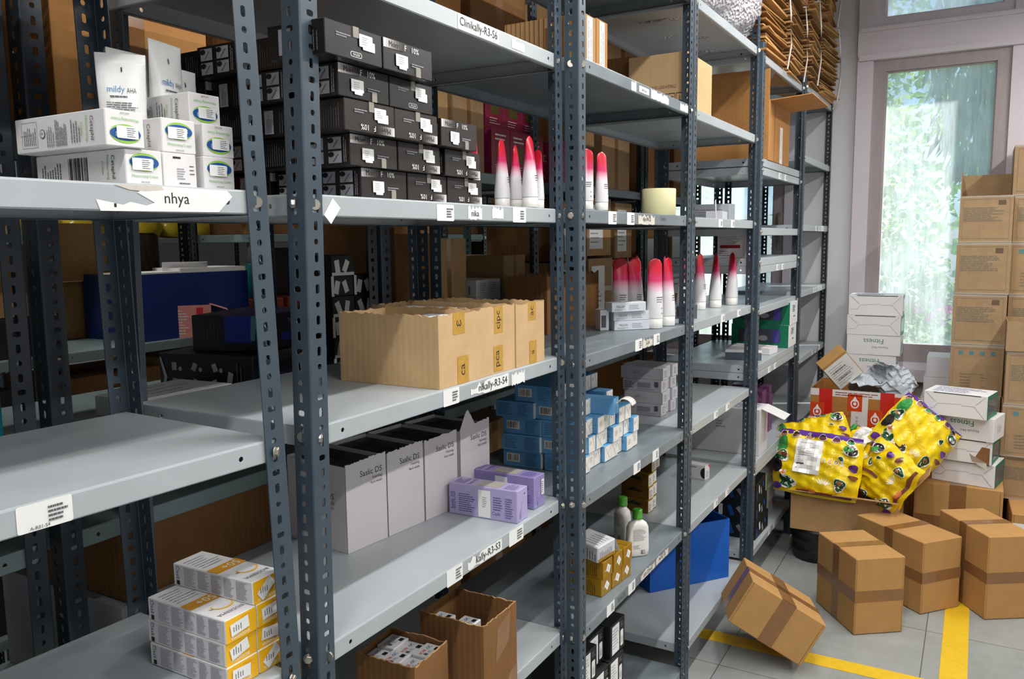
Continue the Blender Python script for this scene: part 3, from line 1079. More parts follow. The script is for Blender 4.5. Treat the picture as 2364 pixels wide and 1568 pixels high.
def morr_decor(inv, left, intas=False):
    def go(fr):
        f, l = fr['F'], fr['L']
        w, h = f.w, f.h
        T = (lambda u, v: (w - u, h - v)) if inv else (lambda u, v: (u, v))
        rot = 180 if inv else 0
        def rc(u0, v0, u1, v1, mt):
            a, b = T(u0, v0), T(u1, v1)
            f.rect(min(a[0], b[0]), min(a[1], b[1]), max(a[0], b[0]), max(a[1], b[1]), mt)
        if not intas:
            for k in range(8):
                rc(w * (.005 + .05 * k), h * .70, w * (.055 + .05 * k), h * .985, SILV[k])
            f.text('M\u00f3rr', *T(w * .2, h * .84), h * .17, INK, rot, fit=w * .29)
            f.text('F', *T(w * .43, h * .83), h * .18, WHITE, rot)
            f.text('10%', *T(w * .63, h * .83), h * .18, WHITE, rot, fit=w * .19)
        else:
            f.rrect(w * .42, h * .1, w * .62, h * .26, h * .07, WHITE); f.rrect(w * .428, h * .115, w * .612, h * .245, h * .06, BLACK)
            f.text('INTAS', w * .52, h * .18, h * .08, WHITE, 180, fit=w * .13)
        a = T(w * .55, h * .28); b = T(w * .82, h * .42)
        f.lines(min(a[0], b[0]), min(a[1], b[1]), max(a[0], b[0]), max(a[1], b[1]), 2, INKL, .5, seed=3)
        d = l.w
        if left == 0:
            for i in (0, 1):
                for j in (0, 1):
                    l.rect(d * (.1 + .42 * i), h * (.08 + .45 * j), d * (.40 + .42 * i), h * (.46 + .45 * j), SKETCH)
                    l.ell(d * (.16 + .42 * i), h * (.36 + .45 * j), d * .07, h * .09, INK, 10)
                    l.shape([(d * (.2 + .42 * i), h * (.12 + .45 * j)), (d * (.22 + .42 * i), h * (.11 + .45 * j)), (d * (.34 + .42 * i), h * (.36 + .45 * j)), (d * (.32 + .42 * i), h * (.37 + .45 * j))], INKG)
            l.lines(d * .86, h * .1, d * .94, h * .9, 2, INKL, .4, vert=True)
        elif left == 1:
            l.lines(d * .12, h * .1, d * .9, h * .92, 14, INKG, .3, vert=True, seed=5)
        else:
            l.rect(d * .2, h * .1, d * .42, h * .86, SKETCH)
            l.lines(d * .25, h * .14, d * .38, h * .8, 4, INKG, .4, vert=True)
            l.lines(d * .55, h * .1, d * .9, h * .9, 6, INKG, .3, vert=True)
    return go


def morr_tag(inv, q):
    def go(fr):
        f = fr['F']
        w, h = f.w, f.h
        cu, cv = (w * .34, h * .36) if not inv else (w * .68, h * .62)
        f.rrect(cu - w * .11, cv - h * .16, cu + w * .13, cv + h * .22, w * .01, WHITE)
        f.rrect(cu - w * .05, cv - h * .24, cu + w * .17 * (1 if inv else .6), cv + h * .05, w * .01, WHITE)
        f.lines(cu - w * .06, cv - h * .1, cu + w * .06, cv + h * .16, 4, INKL, .3, seed=q)
        tu = w * .63 if not inv else w * .46
        f.rect(tu, h * (-.0 if not inv else .68), tu + w * .1, h * (.3 if not inv else 1.0), TAPEC)
    return go


G = 'black cartons stacked on the middle rack'
rows = [
    (.950, 0, [(1.133, 0, 0, 0), (1.269, 1, 0, 0), (1.403, 1, 0, 0)]),
    (.936, 1, [(1.090, 0, 0, 0), (1.224, 1, 1, 0), (1.376, 1, 0, 0)]),
    (.916, 2, [(1.056, 1, 1, 0), (1.190, 1, 0, 0), (1.335, 0, 0, 0)]),
    (.914, 3, [(1.041, 0, 0, 0), (1.175, 1, 1, 1)]),
    (.888, 4, [(.985, 1, 2, 1), (1.127, 0, 0, 0)])]
rn = ('bottom row', 'second row', 'third row', 'fourth row', 'top row')
for y, r, its in rows:
    for k, (x, inv, lf, intas) in enumerate(its):
        w_ = .1405 if r == 4 else .1315
        box('black_carton', 'black carton with a white sticker, %s of the %s of the black stack' % (('left', 'right')[k] if len(its) == 2 else ('left', 'middle', 'right')[k], rn[r]), 'carton',
            (x, y, 1.7385 + .0531 * r), (w_, .098 if r < 4 else .12, .0526), (0, .6, -.4)[(k + r) % 3], BLACK if r > 2 else DKBROWN, morr_decor(inv, lf, intas), G, stickers=morr_tag(inv, k + r * 3))
for r in range(5):
    for j in range(3):
        x = (1.128, 1.092, 1.060, 1.046, 1.03)[r]
        box('black_carton', 'black carton of the black stack, %s, %s layer back from the front' % (rn[r], ('second', 'third', 'fourth')[j]), 'carton',
            (x - .012 * ((j + r) % 2), (.95, .936, .92, .914, .914)[r] + .104 + j * .1, 1.7385 + .0531 * r), (.1315, .0975, .0526), 0, BLACK, morr_decor(0, (r + j * 2) % 3), G)
# red carton strip seen beyond the black stack
box('red_carton', 'tall narrow dark red carton behind the black stack', 'carton', (1.40, 1.31, 1.739), (.05, .05, .33), 0, M('dark_red_card', (140, 36, 34), .5))

# ------------------------------------------------------------------ red and white tubes
tm = bpy.data.materials.new('red_to_white_tube')
tm.use_nodes = True
nt = tm.node_tree
b = nt.nodes['Principled BSDF']
tc = nt.nodes.new('ShaderNodeTexCoord')
sx = nt.nodes.new('ShaderNodeSeparateXYZ')
rp = nt.nodes.new('ShaderNodeValToRGB')
els = rp.color_ramp.elements
els[0].position = .40; els[0].color = (*lin((228, 226, 228)), 1)
els[1].position = .62; els[1].color = (*lin((206, 52, 104)), 1)
e2 = els.new(.80); e2.color = (*lin((200, 22, 48)), 1)
e3 = els.new(.48); e3.color = (*lin((228, 190, 206)), 1)
nt.links.new(tc.outputs['Generated'], sx.inputs[0])
nt.links.new(sx.outputs['Z'], rp.inputs['Fac'])
nt.links.new(rp.outputs['Color'], b.inputs['Base Color'])
b.inputs['Roughness'].default_value = .25
b.inputs['Specular IOR Level'].default_value = .6
SEAL = M('tube_seal_red', (220, 64, 70), .22)


def _glow_tube(txt):
    """red crimped tongue above, round white cap below"""
    mb = MB()
    H, r = .165, .0195
    n, N = 24, 26
    base = len(mb.v)
    for i in range(N + 1):
        t = i / N
        z = .024 + (H - .024) * t
        b_ = r * max(.05, (1 - t ** 1.5))
        a = r * (1 + .02 * t)
        tz = (z - (H - r)) / r
        if tz > 0:
            a *= math.sqrt(max(.004, 1 - tz * tz))
        for k in range(n):
            an = 2 * math.pi * k / n
            mb.v.append((a * math.cos(an), b_ * math.sin(an), z))
    for i in range(N):
        for k in range(n):
            k2 = (k + 1) % n
            mb.f.append((base + i * n + k, base + i * n + k2, base + (i + 1) * n + k2, base + (i + 1) * n + k)); mb.mi.append(mb._m(tm)); mb.smooth.append(True)
    mb.f.append(tuple(base + N * n + k for k in range(n))); mb.mi.append(0); mb.smooth.append(False)
    f = Face(mb, (-r, -r * .46, H * .56), (1, 0, 0), (0, r * .40, H * .36), 2 * r, H * .36)
    f.k = 8
    f.text('STIGLO', r * 1.05, H * .2, r * .32, WHITE, 90)
    f.ell(r * 1.45, H * .16, r * .05, r * .05, WHITE, 8)
    f2 = Face(mb, (-r, -r * .86, H * .16), (1, 0, 0), (0, r * .18, H * .4), 2 * r, H * .4)
    f2.k = 12
    f2.lines(r * .7, H * .20, r * 1.75, H * .30, 3, INKG, .35, seed=1)
    f2.lines(r * 1.3, H * .02, r * 1.5, H * .16, 2, INKL, .3, seed=1)
    body = mb.build('tube_body', link=False).data
    c = MB(); c.lathe([(r * .93, 0), (r * .96, .001), (r * .96, .0235), (r * .9, .024)], PLASTIC, 24)
    return body, c.build('cap', link=False).data


GT = _glow_tube('')


def glow_tube(label, x, y, z, rz=0, s=1., group='red and white tubes'):
    o = empty('cosmetic_tube', label, 'tube', (x, y, z + .0006), R(rz), group)
    o.scale = (s, s, s)
    child('tube_body', GT[0], o, (0, 0, 0)); child('cap', GT[1], o, (0, 0, 0))
    return o


G = 'red and white tubes beside the black cartons'
glow_tube('red and white tube standing just right of the black carton stack', 1.61, 1.02, 1.738, 62, group=G)
glow_tube('red and white tube with a white sticker, second from the black stack', 1.735, 1.015, 1.738, 8, group=G)
glow_tube('dark red topped white tube, behind and between the two tall front tubes', 1.785, 1.005, 1.738, 14, .94, group=G)
glow_tube('brightest red and white tube at the front of the middle rack shelf', 1.742, .942, 1.738, 4, 1.02, group=G)
glow_tube('red and white tube seen edge-on right of the brightest tube', 1.80, .952, 1.738, 66, .86, group=G)
glow_tube('red and white tube nearest the upright at the end of the middle rack shelf', 1.832, .985, 1.738, 30, .8, group=G)

# ------------------------------------------------------------------ open cartons
def open_carton(name, label, loc, size, rz, mat, t=.004, group=None, torn=0., seed=0, floor_=True, tapes=(), cat='carton', crease=True):
    """open-topped board box: four walls with a ragged rim"""
    o = empty(name, label, cat, loc, R(rz), group)
    w, d, h = size
    q = random.Random(seed)
    mb = MB()
    def wall(p0, p1, inn):
        n = max(6, int((Vector(p1) - Vector(p0)).length / .008)) if torn else 1
        d_ = (Vector(p1) - Vector(p0))
        hs = [h - (q.uniform(0, torn) if 0 < k < n else 0) for k in range(n + 1)]
        nv = Vector(inn) * t
        for k in range(n):
            a, b_ = Vector(p0) + d_ * (k / n), Vector(p0) + d_ * ((k + 1) / n)
            za, zb = hs[k], hs[k + 1]
            A = [(a.x, a.y, 0), (b_.x, b_.y, 0), (b_.x, b_.y, zb), (a.x, a.y, za)]
            B = [(p[0] + nv.x, p[1] + nv.y, p[2]) for p in A]
            mb.poly(A, mat); mb.poly(B[::-1], mat); mb.poly([A[3], A[2], B[2], B[3]], EDGE)
        for p in (p0, p1):
            pass
    wall((0, 0), (w, 0), (0, 1)); wall((w, 0), (w, d), (-1, 0)); wall((w, d), (0, d), (0, -1)); wall((0, d), (0, 0), (1, 0))
    mb.poly([(t, t, .002), (w - t, t, .002), (w - t, d - t, .002), (t, d - t, .002)], mat)
    mb.poly([(0, 0, 0), (0, d, 0), (w, d, 0), (w, 0, 0)], mat)
    mb.build('box_body', o)
    fr_mb = MB()
    fr = faces(fr_mb, w, d, h)
    for fc, u0, v0, u1, v1, txt in tapes:
        f = fr[fc]
        f.rect(u0, v0, u1, v1, TAPEG)
        if txt:
            f.text(txt, (u0 + u1) / 2, (v0 + v1) / 2, (u1 - u0) * .5, INK, 90)
    if tapes:
        fr_mb.build('tape', o)
    return o


RIMW = M('white_inner_box', (222, 221, 224), .5)
for k, (x, y, w_, d_, h_, tp, lab) in enumerate((
        (1.324, .926, .160, .258, .150, [('F', .052, .105, .096, .150, 'ε'), ('F', .066, .0, .108, .058, 'ca')], 'nearest of three open brown cartons side by side on the middle rack shelf'),
        (1.487, .928, .148, .30, .152, [('F', .056, .090, .094, .150, 'cipc'), ('F', .052, .004, .092, .062, 'pca')], 'middle of three open brown cartons side by side on the middle rack shelf'),
        (1.638, .926, .142, .30, .150, [('F', .060, .105, .098, .150, 'ac'), ('F', .064, .0, .1, .055, 'a')], 'farthest of three open brown cartons side by side, next to the upright'))):
    o = open_carton('cardboard_box', lab, (x, y, 1.3645), (w_, d_, h_), 0, KRAFTP, torn=.005, seed=k + 3, group='open brown cartons with white boxes inside', tapes=tp)
    nx, ny = 3, 4
    bw, bd = (w_ - .012) / nx, (d_ - .012) / ny
    for i in range(nx):
        for j in range(ny):
            if k == 0 and j == 2 and i > 0:
                continue
            b = MB(); b.cbox(bw - .003, bd - .003, h_ - .016 - .01 * ((i * 3 + j * 5 + k) % 3 == 0), .001, RIMW)
            setp(b.build('inner_box', None, (x + .006 + bw * i, y + .006 + bd * j, 1.3645 + .0025)),
                 'white small box packed in the %s brown carton, row %s from the front, %s' % (('nearest', 'middle', 'farthest')[k], ('one', 'two', 'three', 'four')[j], ('left', 'centre', 'right')[i]), 'small box', 'white boxes packed in the brown cartons')

# ------------------------------------------------------------------ face wash displays and violet cartons
SASD = M('pale_display_card', (214, 208, 210), .5, noise=.03)
NAVYB = M('navy_black_card', (24, 23, 34), .4)
G = 'white face wash display boxes'
for k, (x, y) in enumerate(((1.297, 1.158), (1.4235, 1.146), (1.552, 1.134), (1.690, 1.122))):
    o = empty('display_box', 'white face wash display box, %s of four in a row' % ('nearest the left upright', 'second', 'third', 'farthest and with a tall torn flap')[k], 'display box', (x, y, .9875), R(-5.5), G)
    w_, d_, h_ = .123, .19, .196
    q = random.Random(k)
    mb = MB()
    n = 14
    for a in range(n):
        u0, u1 = w_ * a / n, w_ * (a + 1) / n
        z0, z1 = (h_ + (.006 if k < 3 else .012) * (a / n) + q.uniform(-.002, .002) for _ in (0, 1))
        if k == 3:
            z0 += .05 * max(0, 1 - abs(a / n - .25) * 4); z1 += .05 * max(0, 1 - abs((a + 1) / n - .25) * 4)
        mb.poly([(u0, 0, 0), (u1, 0, 0), (u1, 0, z1), (u0, 0, z0)], SASD)
        mb.poly([(u0, .0015, 0), (u0, .0015, z0), (u1, .0015, z1), (u1, .0015, 0)], SASD)
        mb.poly([(u0, 0, z0), (u1, 0, z1), (u1, .0015, z1), (u0, .0015, z0)], EDGE)
    mb.box(0, .0015, 0, .0015, d_, h_ - .004, SASD); mb.box(w_ - .0015, .0015, 0, w_, d_, h_ - .004, SASD)
    mb.box(.0015, d_ - .0015, 0, w_ - .0015, d_, h_ - .002, SASD); mb.box(0, 0, 0, w_, d_, .0015, SASD, skip='FLRB')
    f = Face(mb, (0, 0, 0), (1, 0, 0), (0, 0, 1), w_, h_)
    f.text('Saslic DS', w_ * .62, h_ * .855, h_ * .068, INK, 0, fit=w_ * .56)
    f.text('foaming', w_ * .77, h_ * .775, h_ * .034, INKG, 0, fit=w_ * .24)
    f.text('face wash', w_ * .745, h_ * .725, h_ * .034, INKG, 0, fit=w_ * .3)
    l = Face(mb, (0, d_, 0), (0, -1, 0), (0, 0, 1), d_, h_)
    l.text('Saslic DS', d_ * .62, h_ * .62, h_ * .068, INK, 0, fit=d_ * .5)
    l.text('foaming', d_ * .72, h_ * .54, h_ * .034, INKG, 0); l.text('face wash', d_ * .7, h_ * .49, h_ * .034, INKG, 0)
    mb.build('box_body', o)
    for i in range(2):
        for j in range(3):
            b = MB()
            bw, bd = (w_ - .006) / 2, (d_ - .006) / 3
            b.cbox(bw - .002, bd - .002, h_ - .012, .001, NAVYB)
            t = Face(b, (0, 0, h_ - .012), (1, 0, 0), (0, 1, 0), bw, bd)
            t.rect(bw * .3, bd * .3, bw * .72, bd * .55, INKG); t.rect(bw * .33, bd * .34, bw * .5, bd * .51, NAVYB)
            c, s_ = math.cos(R(-5.5)), math.sin(R(-5.5))
            lx, ly = .003 + bw * i, .003 + bd * j
            setp(b.build('face_wash_carton', None, (x + lx * c - ly * s_, y + lx * s_ + ly * c, .9875 + .002), (0, 0, R(-5.5))),
                 'black face wash carton in the %s white display box, %s %s' % (('nearest', 'second', 'third', 'farthest')[k], ('front', 'middle', 'rear')[j], ('left', 'right')[i]), 'carton', 'black cartons inside the white display boxes')

VIO = M('violet_card', (150, 138, 190), .35, noise=.04)
VIOP = M('pale_violet_card', (176, 166, 208), .35, noise=.04)
VIOD = M('violet_ink', (62, 52, 130), .5)


def violet_decor(fr):
    l, f, t = fr['L'], fr['F'], fr['T']
    d, h, w = l.w, l.h, f.w
    l.text('Saslic DS', d * .05, h * .45, h * .11, VIOD, 90, fit=h * .7)
    l.text('foaming face wash', d * .09, h * .45, h * .06, VIOD, 90, fit=h * .55)
    l.lines(d * .15, h * .12, d * .40, h * .72, 9, VIOD, .3, seed=3)
    l.rect(d * .44, h * .04, d * .62, h * .9, WHITE); l.lines(d * .5, h * .35, d * .57, h * .7, 6, INKG, .3)
    l.text('Cipla', d * .70, h * .2, h * .1, CBLUE, 0)
    l.lines(d * .66, h * .3, d * .8, h * .75, 6, VIOD, .3, seed=5); l.lines(d * .83, h * .1, d * .95, h * .75, 9, VIOD, .3, seed=6)
    f.shape([(w * .1, h * .04), (w * .16, h * .03), (w * .62, h * .62), (w * .55, h * .64)], VIOP)
    f.text('Cipla', w * .3, h * .2, h * .09, VIOD, -90)
    f.ell(w * .7, h * .82, w * .04, w * .04, VIOD, 10)
    dd = t.h
    t.rect(w * .12, dd * .28, w * .88, dd * .62, M('box_window_grey', (176, 168, 160), .3))
    t.lines(w * .1, dd * .05, w * .9, dd * .22, 6, VIOD, .3, seed=7); t.text('Saslic DS', w * .5, dd * .72, w * .16, VIOD, 0, fit=w * .8)
    t.lines(w * .1, dd * .78, w * .9, dd * .95, 5, VIOD, .3, seed=8)


G = 'violet face wash cartons'
box('violet_carton', 'pale violet face wash carton lying in front on the middle rack shelf', 'carton', (1.634, .926, .9875), (.056, .19, .079), 2.5, VIOP, violet_decor, G)
box('violet_carton', 'darker violet face wash carton lying behind the pale violet one', 'carton', (1.742, .938, .9875), (.056, .205, .082), -1, VIO, violet_decor, G, stickers=lambda fr: price_tag(fr['F'], .042, .05, .014, .04))

# ------------------------------------------------------------------ bottom of the middle rack: open cartons with gel boxes
RED = M('red_ink', (206, 48, 52), .5)
GELW = M('gel_box_white', (216, 215, 216), .45)


def gel_decor(fr):
    t = fr['T']
    w, d = t.w, t.h
    t.text('ACNE', w * .30, d * .66, d * .19, RED, 0, fit=w * .40)
    t.text('-OC', w * .70, d * .66, d * .19, CBLUE, 0, fit=w * .3)
    t.lines(w * .36, d * .3, w * .6, d * .48, 3, INKG, .4); t.rect(w * .64, d * .12, w * .86, d * .34, INK); t.rect(w * .15, d * .3, w * .28, d * .5, INKG)
    f = fr['F']
    for k in range(3):
        f.ell(f.w * .75, f.h * .6, f.w * .08 * (3 - k), f.w * .08 * (3 - k), (CBLUE, GELW, CBLUE)[k], 14)


o = open_carton('cardboard_box', 'small open brown carton full of gel boxes on the lowest visible shelf of the middle rack', (1.254, .955, .6225), (.126, .15, .178), 2, KRAFTD, torn=.005, seed=2)
for i in range(2):
    for j in range(3):
        box('gel_carton', 'white gel carton with red and blue print in the small brown carton, %s %s' % (('front', 'middle', 'back')[j], ('left', 'right')[i]), 'carton',
            (1.259 + .0575 * i - .002 * j, .961 + .0462 * j, .630), (.0565, .0452, .152 + .006 * ((i + j) % 2)), 2, GELW, gel_decor, 'gel cartons in the open brown cartons')
o = open_carton('cardboard_box', 'taller open brown carton beside the small one on the lowest visible shelf of the middle rack', (1.432, .900, .6225), (.147, .17, .20), 0, KRAFTD, torn=.004, seed=8)
tp = MB(); f = Face(tp, (0, 0, 0), (1, 0, 0), (0, 0, 1), .147, .2); f.shape([(.05, .09), (.11, .12), (.12, .19), (.06, .17)], TAPE); f.shape([(.09, .0), (.147, .0), (.147, .05), (.11, .04)], TAPE); tp.build('tape', o)
for k, (x, y, z) in enumerate(((1.44, 1.015, .625), (1.47, .965, .625))):
    box('gel_carton', 'white gel carton with a blue ring pattern in the taller brown carton, %s one' % ('back', 'front')[k], 'carton', (x, y, z), (.0565, .0452, (.172, .16)[k]), 0, GELW, gel_decor, 'gel cartons in the open brown cartons')
# ------------------------------------------------------------------ worn grey rack: blue cartons
BLUE = M('sky_blue_card', (98, 160, 206), .45, noise=.05)
BLUED = M('blue_print', (44, 84, 124), .55)
CREAMW = M('warm_white_card', (236, 230, 220), .45)


def blue_decor(k, open_=False):
    def go(fr):
        f, l = fr['F'], fr['L']
        w, h, d = f.w, f.h, l.w
        f.rect(w * .04, h * .04, w * .99, h * .97, CREAMW)
        if k % 3 == 0:
            f.shape([(w * .1, h * .96), (w * .5, h * .45), (w * .52, h * .47), (w * .14, h * .96)], INKL)
            f.shape([(w * .5, h * .45), (w * .95, h * .8), (w * .95, h * .84), (w * .5, h * .49)], INKL)
            f.shape([(w * .5, h * .47), (w * .8, h * .1), (w * .83, h * .1), (w * .53, h * .48)], INKL)
        elif k % 3 == 1:
            f.lines(w * .3, h * .35, w * .8, h * .7, 5, INKG, .3, seed=k)
        else:
            f.shape([(w * .55, h * .95), (w * .9, h * .1), (w * .93, h * .12), (w * .6, h * .96)], INKL)
            f.lines(w * .15, h * .5, w * .5, h * .75, 4, INKG, .3, seed=k)
        if k % 2:
            l.rect(d * .1, h * .3, d * .45, h * .8, CREAMW); l.bars(d * .13, h * .36, d * .42, h * .74, 14, INK, True, k)
        else:
            l.lines(d * .08, h * .15, d * .45, h * .9, 7, BLUED, .3, seed=k)
        l.lines(d * .6, h * .12, d * .96, h * .92, 9, BLUED, .3, seed=k + 3)
        fr['T'].lines(w * .1, d * .1, w * .5, d * .9, 4, BLUED, .2, True, seed=k)
    return go


G = 'blue cartons stacked on the worn grey rack'
ordn = ('bottom', 'second', 'third', 'fourth', 'fifth')
cols = [(2.075, .958, 4), (2.125, .962, 4), (2.176, .956, 4), (2.228, .957, 4), (2.280, .951, 3), (2.332, .953, 4), (2.386, .948, 3), (2.437, .945, 2)]
n = 0
colname = ('first', 'second', 'third', 'fourth', 'fifth', 'sixth', 'seventh', 'eighth')
for i, (x, y, cnt) in enumerate(cols):
    for r in range(cnt):
        if i == 3 and r == 3:
            continue
        yy = y + .012 * ((i * 7 + r * 5) % 3) / 2 + (.03 if r == 3 else 0)
        box('blue_carton', 'blue carton with a white end, %s row up, %s column from the left of the front layer' % (ordn[r], colname[i]), 'carton', (x + .002 * ((r + i) % 2), yy, .986 + .0502 * r), (.0495, .125, .0496), ((n % 3) - 1) * 1.0, BLUE, blue_decor(n), G)
        n += 1
for i, x in enumerate((2.072, 2.125, 2.178, 2.232, 2.285, 2.338)):
    for r in range(5):
        if i and r < 3:
            continue
        box('blue_carton', 'blue carton in the rear layer, %s row up, %s column from the left' % (ordn[r], colname[i]), 'carton', (x - (.008 * (r % 2) if i == 0 else 0), (1.092 if r < 4 else 1.05) + (.02 if r == 3 else 0), .986 + .0502 * r), (.0495, .128, .0496), 0, BLUE, blue_decor(n), G)
        n += 1
# one of them torn open at its end
o = empty('open_blue_carton', 'blue carton with its end flap torn open and curling down', 'carton', (2.226, .925, .986 + .0502 * 3), R(6))
b = MB(); b.cbox(.05, .12, .05, .001, BLUE); b.build('box_body', o)
b = MB()
for k in range(8):
    a0, a1 = R(20 + 18 * k), R(20 + 18 * (k + 1))
    b.poly([(.002, -.026 + .026 * math.cos(a0) - .004, .025 + .026 * math.sin(a0)), (.048, -.026 + .026 * math.cos(a0) - .004, .025 + .026 * math.sin(a0)), (.048, -.026 + .026 * math.cos(a1) - .004, .025 + .026 * math.sin(a1)), (.002, -.026 + .026 * math.cos(a1) - .004, .025 + .026 * math.sin(a1))], CREAMW, True)
sol = b.build('flap', o); sol.modifiers.new('thick', 'SOLIDIFY').thickness = .0012

# grey-white cartons on the next rack, same level
GW = M('pale_mauve_card', (204, 200, 206), .5, noise=.03)


def gw_decor(k):
    def go(fr):
        l, f, t = fr['L'], fr['F'], fr['T']
        d, h, w = l.w, l.h, f.w
        if k % 2 == 0:
            l.lines(d * .04, h * .2, d * .34, h * .8, 4, INKG, .35, seed=k); l.rect(d * .38, h * .3, d * .72, h * .72, INKL); l.rect(d * .82, h * .4, d * .92, h * .85, INKG); l.lines(d * .38, h * .1, d * .9, h * .24, 2, INKL, .5, seed=k)
        else:
            for q in range(6):
                l.shape([(d * (.25 + .05 * q), h * .3), (d * (.42 + .04 * q), h * (.75 - .02 * q)), (d * (.30 + .05 * q), h * (.55 - .03 * q))], INKL)
        f.lines(w * .2, h * .2, w * .8, h * .8, 5, INKG, .3, seed=k)
        for q in range(4):
            t.lines(w * .1 + w * .2 * q, t.h * .1, w * .2 + w * .2 * q, t.h * .9, 1, INKL, .4, True, seed=q)
    return go


G = 'grey white cartons stacked behind the blue ones'
for c in range(3):
    for r in range(4):
        box('grey_white_carton', 'grey white printed carton, %s row up, %s column of its stack' % (ordn[r], colname[c]), 'carton', (2.925 + .056 * c, 1.022 - .006 * (r % 2) + .012 * (c == 1), .986 + .0466 * r), (.0545, .16 + .015 * (r == 3), .046), -3, GW, gw_decor(r + c), G)

# gold cartons, crumpled carton and lotion bottles
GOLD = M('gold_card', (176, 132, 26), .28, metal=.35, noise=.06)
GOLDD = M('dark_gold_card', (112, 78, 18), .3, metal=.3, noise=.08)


def gold_decor(k):
    def go(fr):
        f, l = fr['F'], fr['L']
        w, h, d = f.w, f.h, l.w
        f.rect(w * .38, h * .25, w * .72, h * .72, WHITE, rot=45 if k % 2 == 0 else 58)
        f.lines(w * .48, h * .38, w * .6, h * .6, 3, INKG, .35, seed=k)
        f.lines(w * .12, h * .4, w * .3, h * .52, 2, CREAMW, .3, seed=k)
        l.lines(d * .1, h * .1, d * .85, h * .9, 16, GOLDD, .4, vert=True, seed=k)
        t = fr['T']; t.rect(w * .45, 0, w * .49, t.h, GOLDD)
    return go


G = 'gold cartons beside the lotion bottles'
for c, x in enumerate((2.103, 2.172, 2.236)):
    for r in range(2):
        box('gold_carton', 'gold carton with a white diamond sticker, %s row, %s column from the upright' % (('bottom', 'top')[r], ('first', 'second', 'third')[c]), 'carton', (x, .905 - .005 * c + (.006 if r == 0 else 0), .618 + .0535 * r), (.0625, .13, .053), -4 + 2 * r, GOLD, gold_decor(c + r), G)
o = empty('crumpled_carton', 'crumpled white carton with an open flap lying on the gold cartons', 'carton', (2.085, .915, .726), R(-14))
o.rotation_euler = (R(4), R(-5), R(-14))
b = MB(); b.cbox(.085, .10, .050, .003, {'*': CARDG, 'F': CARDG}); fr = faces(b, .085, .10, .05)
fr['L'].lines(.01, .006, .095, .04, 9, INKG, .3, True); fr['F'].lines(.008, .006, .07, .038, 12, INKG, .3, True, seed=4); fr['F'].rect(.002, .002, .08, .012, GOLD); fr['T'].lines(.01, .01, .07, .09, 5, INKG, .15, True)
b.build('box_body', o)
b = MB(); b.poly([(.085, 0, .048), (.085, .1, .05), (.108, .1, .012), (.104, -.005, .0)], WHITE); b.poly([(.0865, 0, .046), (.105, -.004, .0), (.109, .099, .012), (.0865, .1, .048)], CARDG); b.build('flap', o)

GREENC = M('green_cap', (66, 142, 40), .35)
LOT = M('lotion_bottle_white', (232, 229, 222), .3)


def bottle(label, x, y, z, rz, s=1.):
    o = empty('lotion_bottle', label, 'bottle', (x, y, z + .0006), R(rz), 'lotion bottles with green caps')
    o.scale = (s, s, s)
    mb = MB()
    prof = [(.030, 0), (.034, .003), (.035, .02), (.0345, .07), (.033, .088), (.028, .100), (.018, .107), (.0125, .110), (.0125, .118)]
    base = len(mb.v); n = 28
    for r, zz in prof:
        for k in range(n):
            a = 2 * math.pi * k / n
            ca, sa = math.cos(a), math.sin(a)
            e = .6 if zz < .1 else 1
            mb.v.append((r * math.copysign(abs(ca) ** e, ca), r * (.52 if zz < .1 else (.75 if zz < .108 else 1)) * math.copysign(abs(sa) ** e, sa), zz))
    for i in range(len(prof) - 1):
        for k in range(n):
            k2 = (k + 1) % n
            mb.f.append((base + i * n + k, base + i * n + k2, base + (i + 1) * n + k2, base + (i + 1) * n + k)); mb.mi.append(mb._m(LOT)); mb.smooth.append(True)
    mb.f.append(tuple(base + k for k in reversed(range(n)))); mb.mi.append(0); mb.smooth.append(False)
    mb.build('bottle_body', o)
    c = MB(); c.lathe([(.0145, .114), (.0155, .1145), (.0155, .119), (.015, .1195), (.015, .140), (.0145, .1415), (.010, .143)], GREENC, 22); c.build('cap', o)
    p = MB(); f = Face(p, (-.026, -.0186, .004), (1, 0, 0), (0, 0, 1), .052, .09)
    f.lines(.004, .045, .048, .082, 9, INKL, .35, seed=3); f.rect(.030, .004, .042, .016, INK); f.bars(.031, .005, .041, .015, 8, LOT, True, 2); f.lines(.004, .02, .03, .034, 3, INKL, .3, seed=8)
    f = Face(p, (.026, .0186, .004), (-1, 0, 0), (0, 0, 1), .052, .09)
    f.ell(.026, .055, .020, .016, CGREEN); f.ell(.026, .055, .020, .013, CBLUE); f.text('Cetaphil', .026, .055, .007, WHITE, fit=.034)
    p.build('printed_label', o)
    return o


bottle('white lotion bottle with green cap, standing in front, back label to the viewer', 2.462, .938, .6175, -44, 1.1)
bottle('white lotion bottle with green cap, standing behind and seen edge-on', 2.56, 1.03, .6175, -128, 1.1)

# gold-brown boxes further back
G = 'gold brown boxes stacked behind the bottles'
for r in range(4):
    for c in range(2):
        def gd(fr, r=r, c=c):
            fr['F'].rect(fr['F'].w * .06, .004, fr['F'].w * .95, fr['F'].h * .92, CREAMW)
            fr['F'].lines(.006, .008, .034, .036, 4, INKG, .4, seed=r + c)
            fr['L'].shape([(.02, .03), (.05, .045), (.09, .034), (.08, .026), (.05, .03)], INK)
        box('gold_brown_box', 'gold brown box with a pale end, %s row, %s column' % (ordn[r], ('left', 'right')[c]), 'carton', (2.868 + .048 * c + .006 * (r % 2) + (.03 if r == 3 else 0), 1.05 + .004 * c, .616 + .0512 * r), (.0465, .115, .0506), -3, {'*': GOLD, 'L': GOLDD}, gd, G)

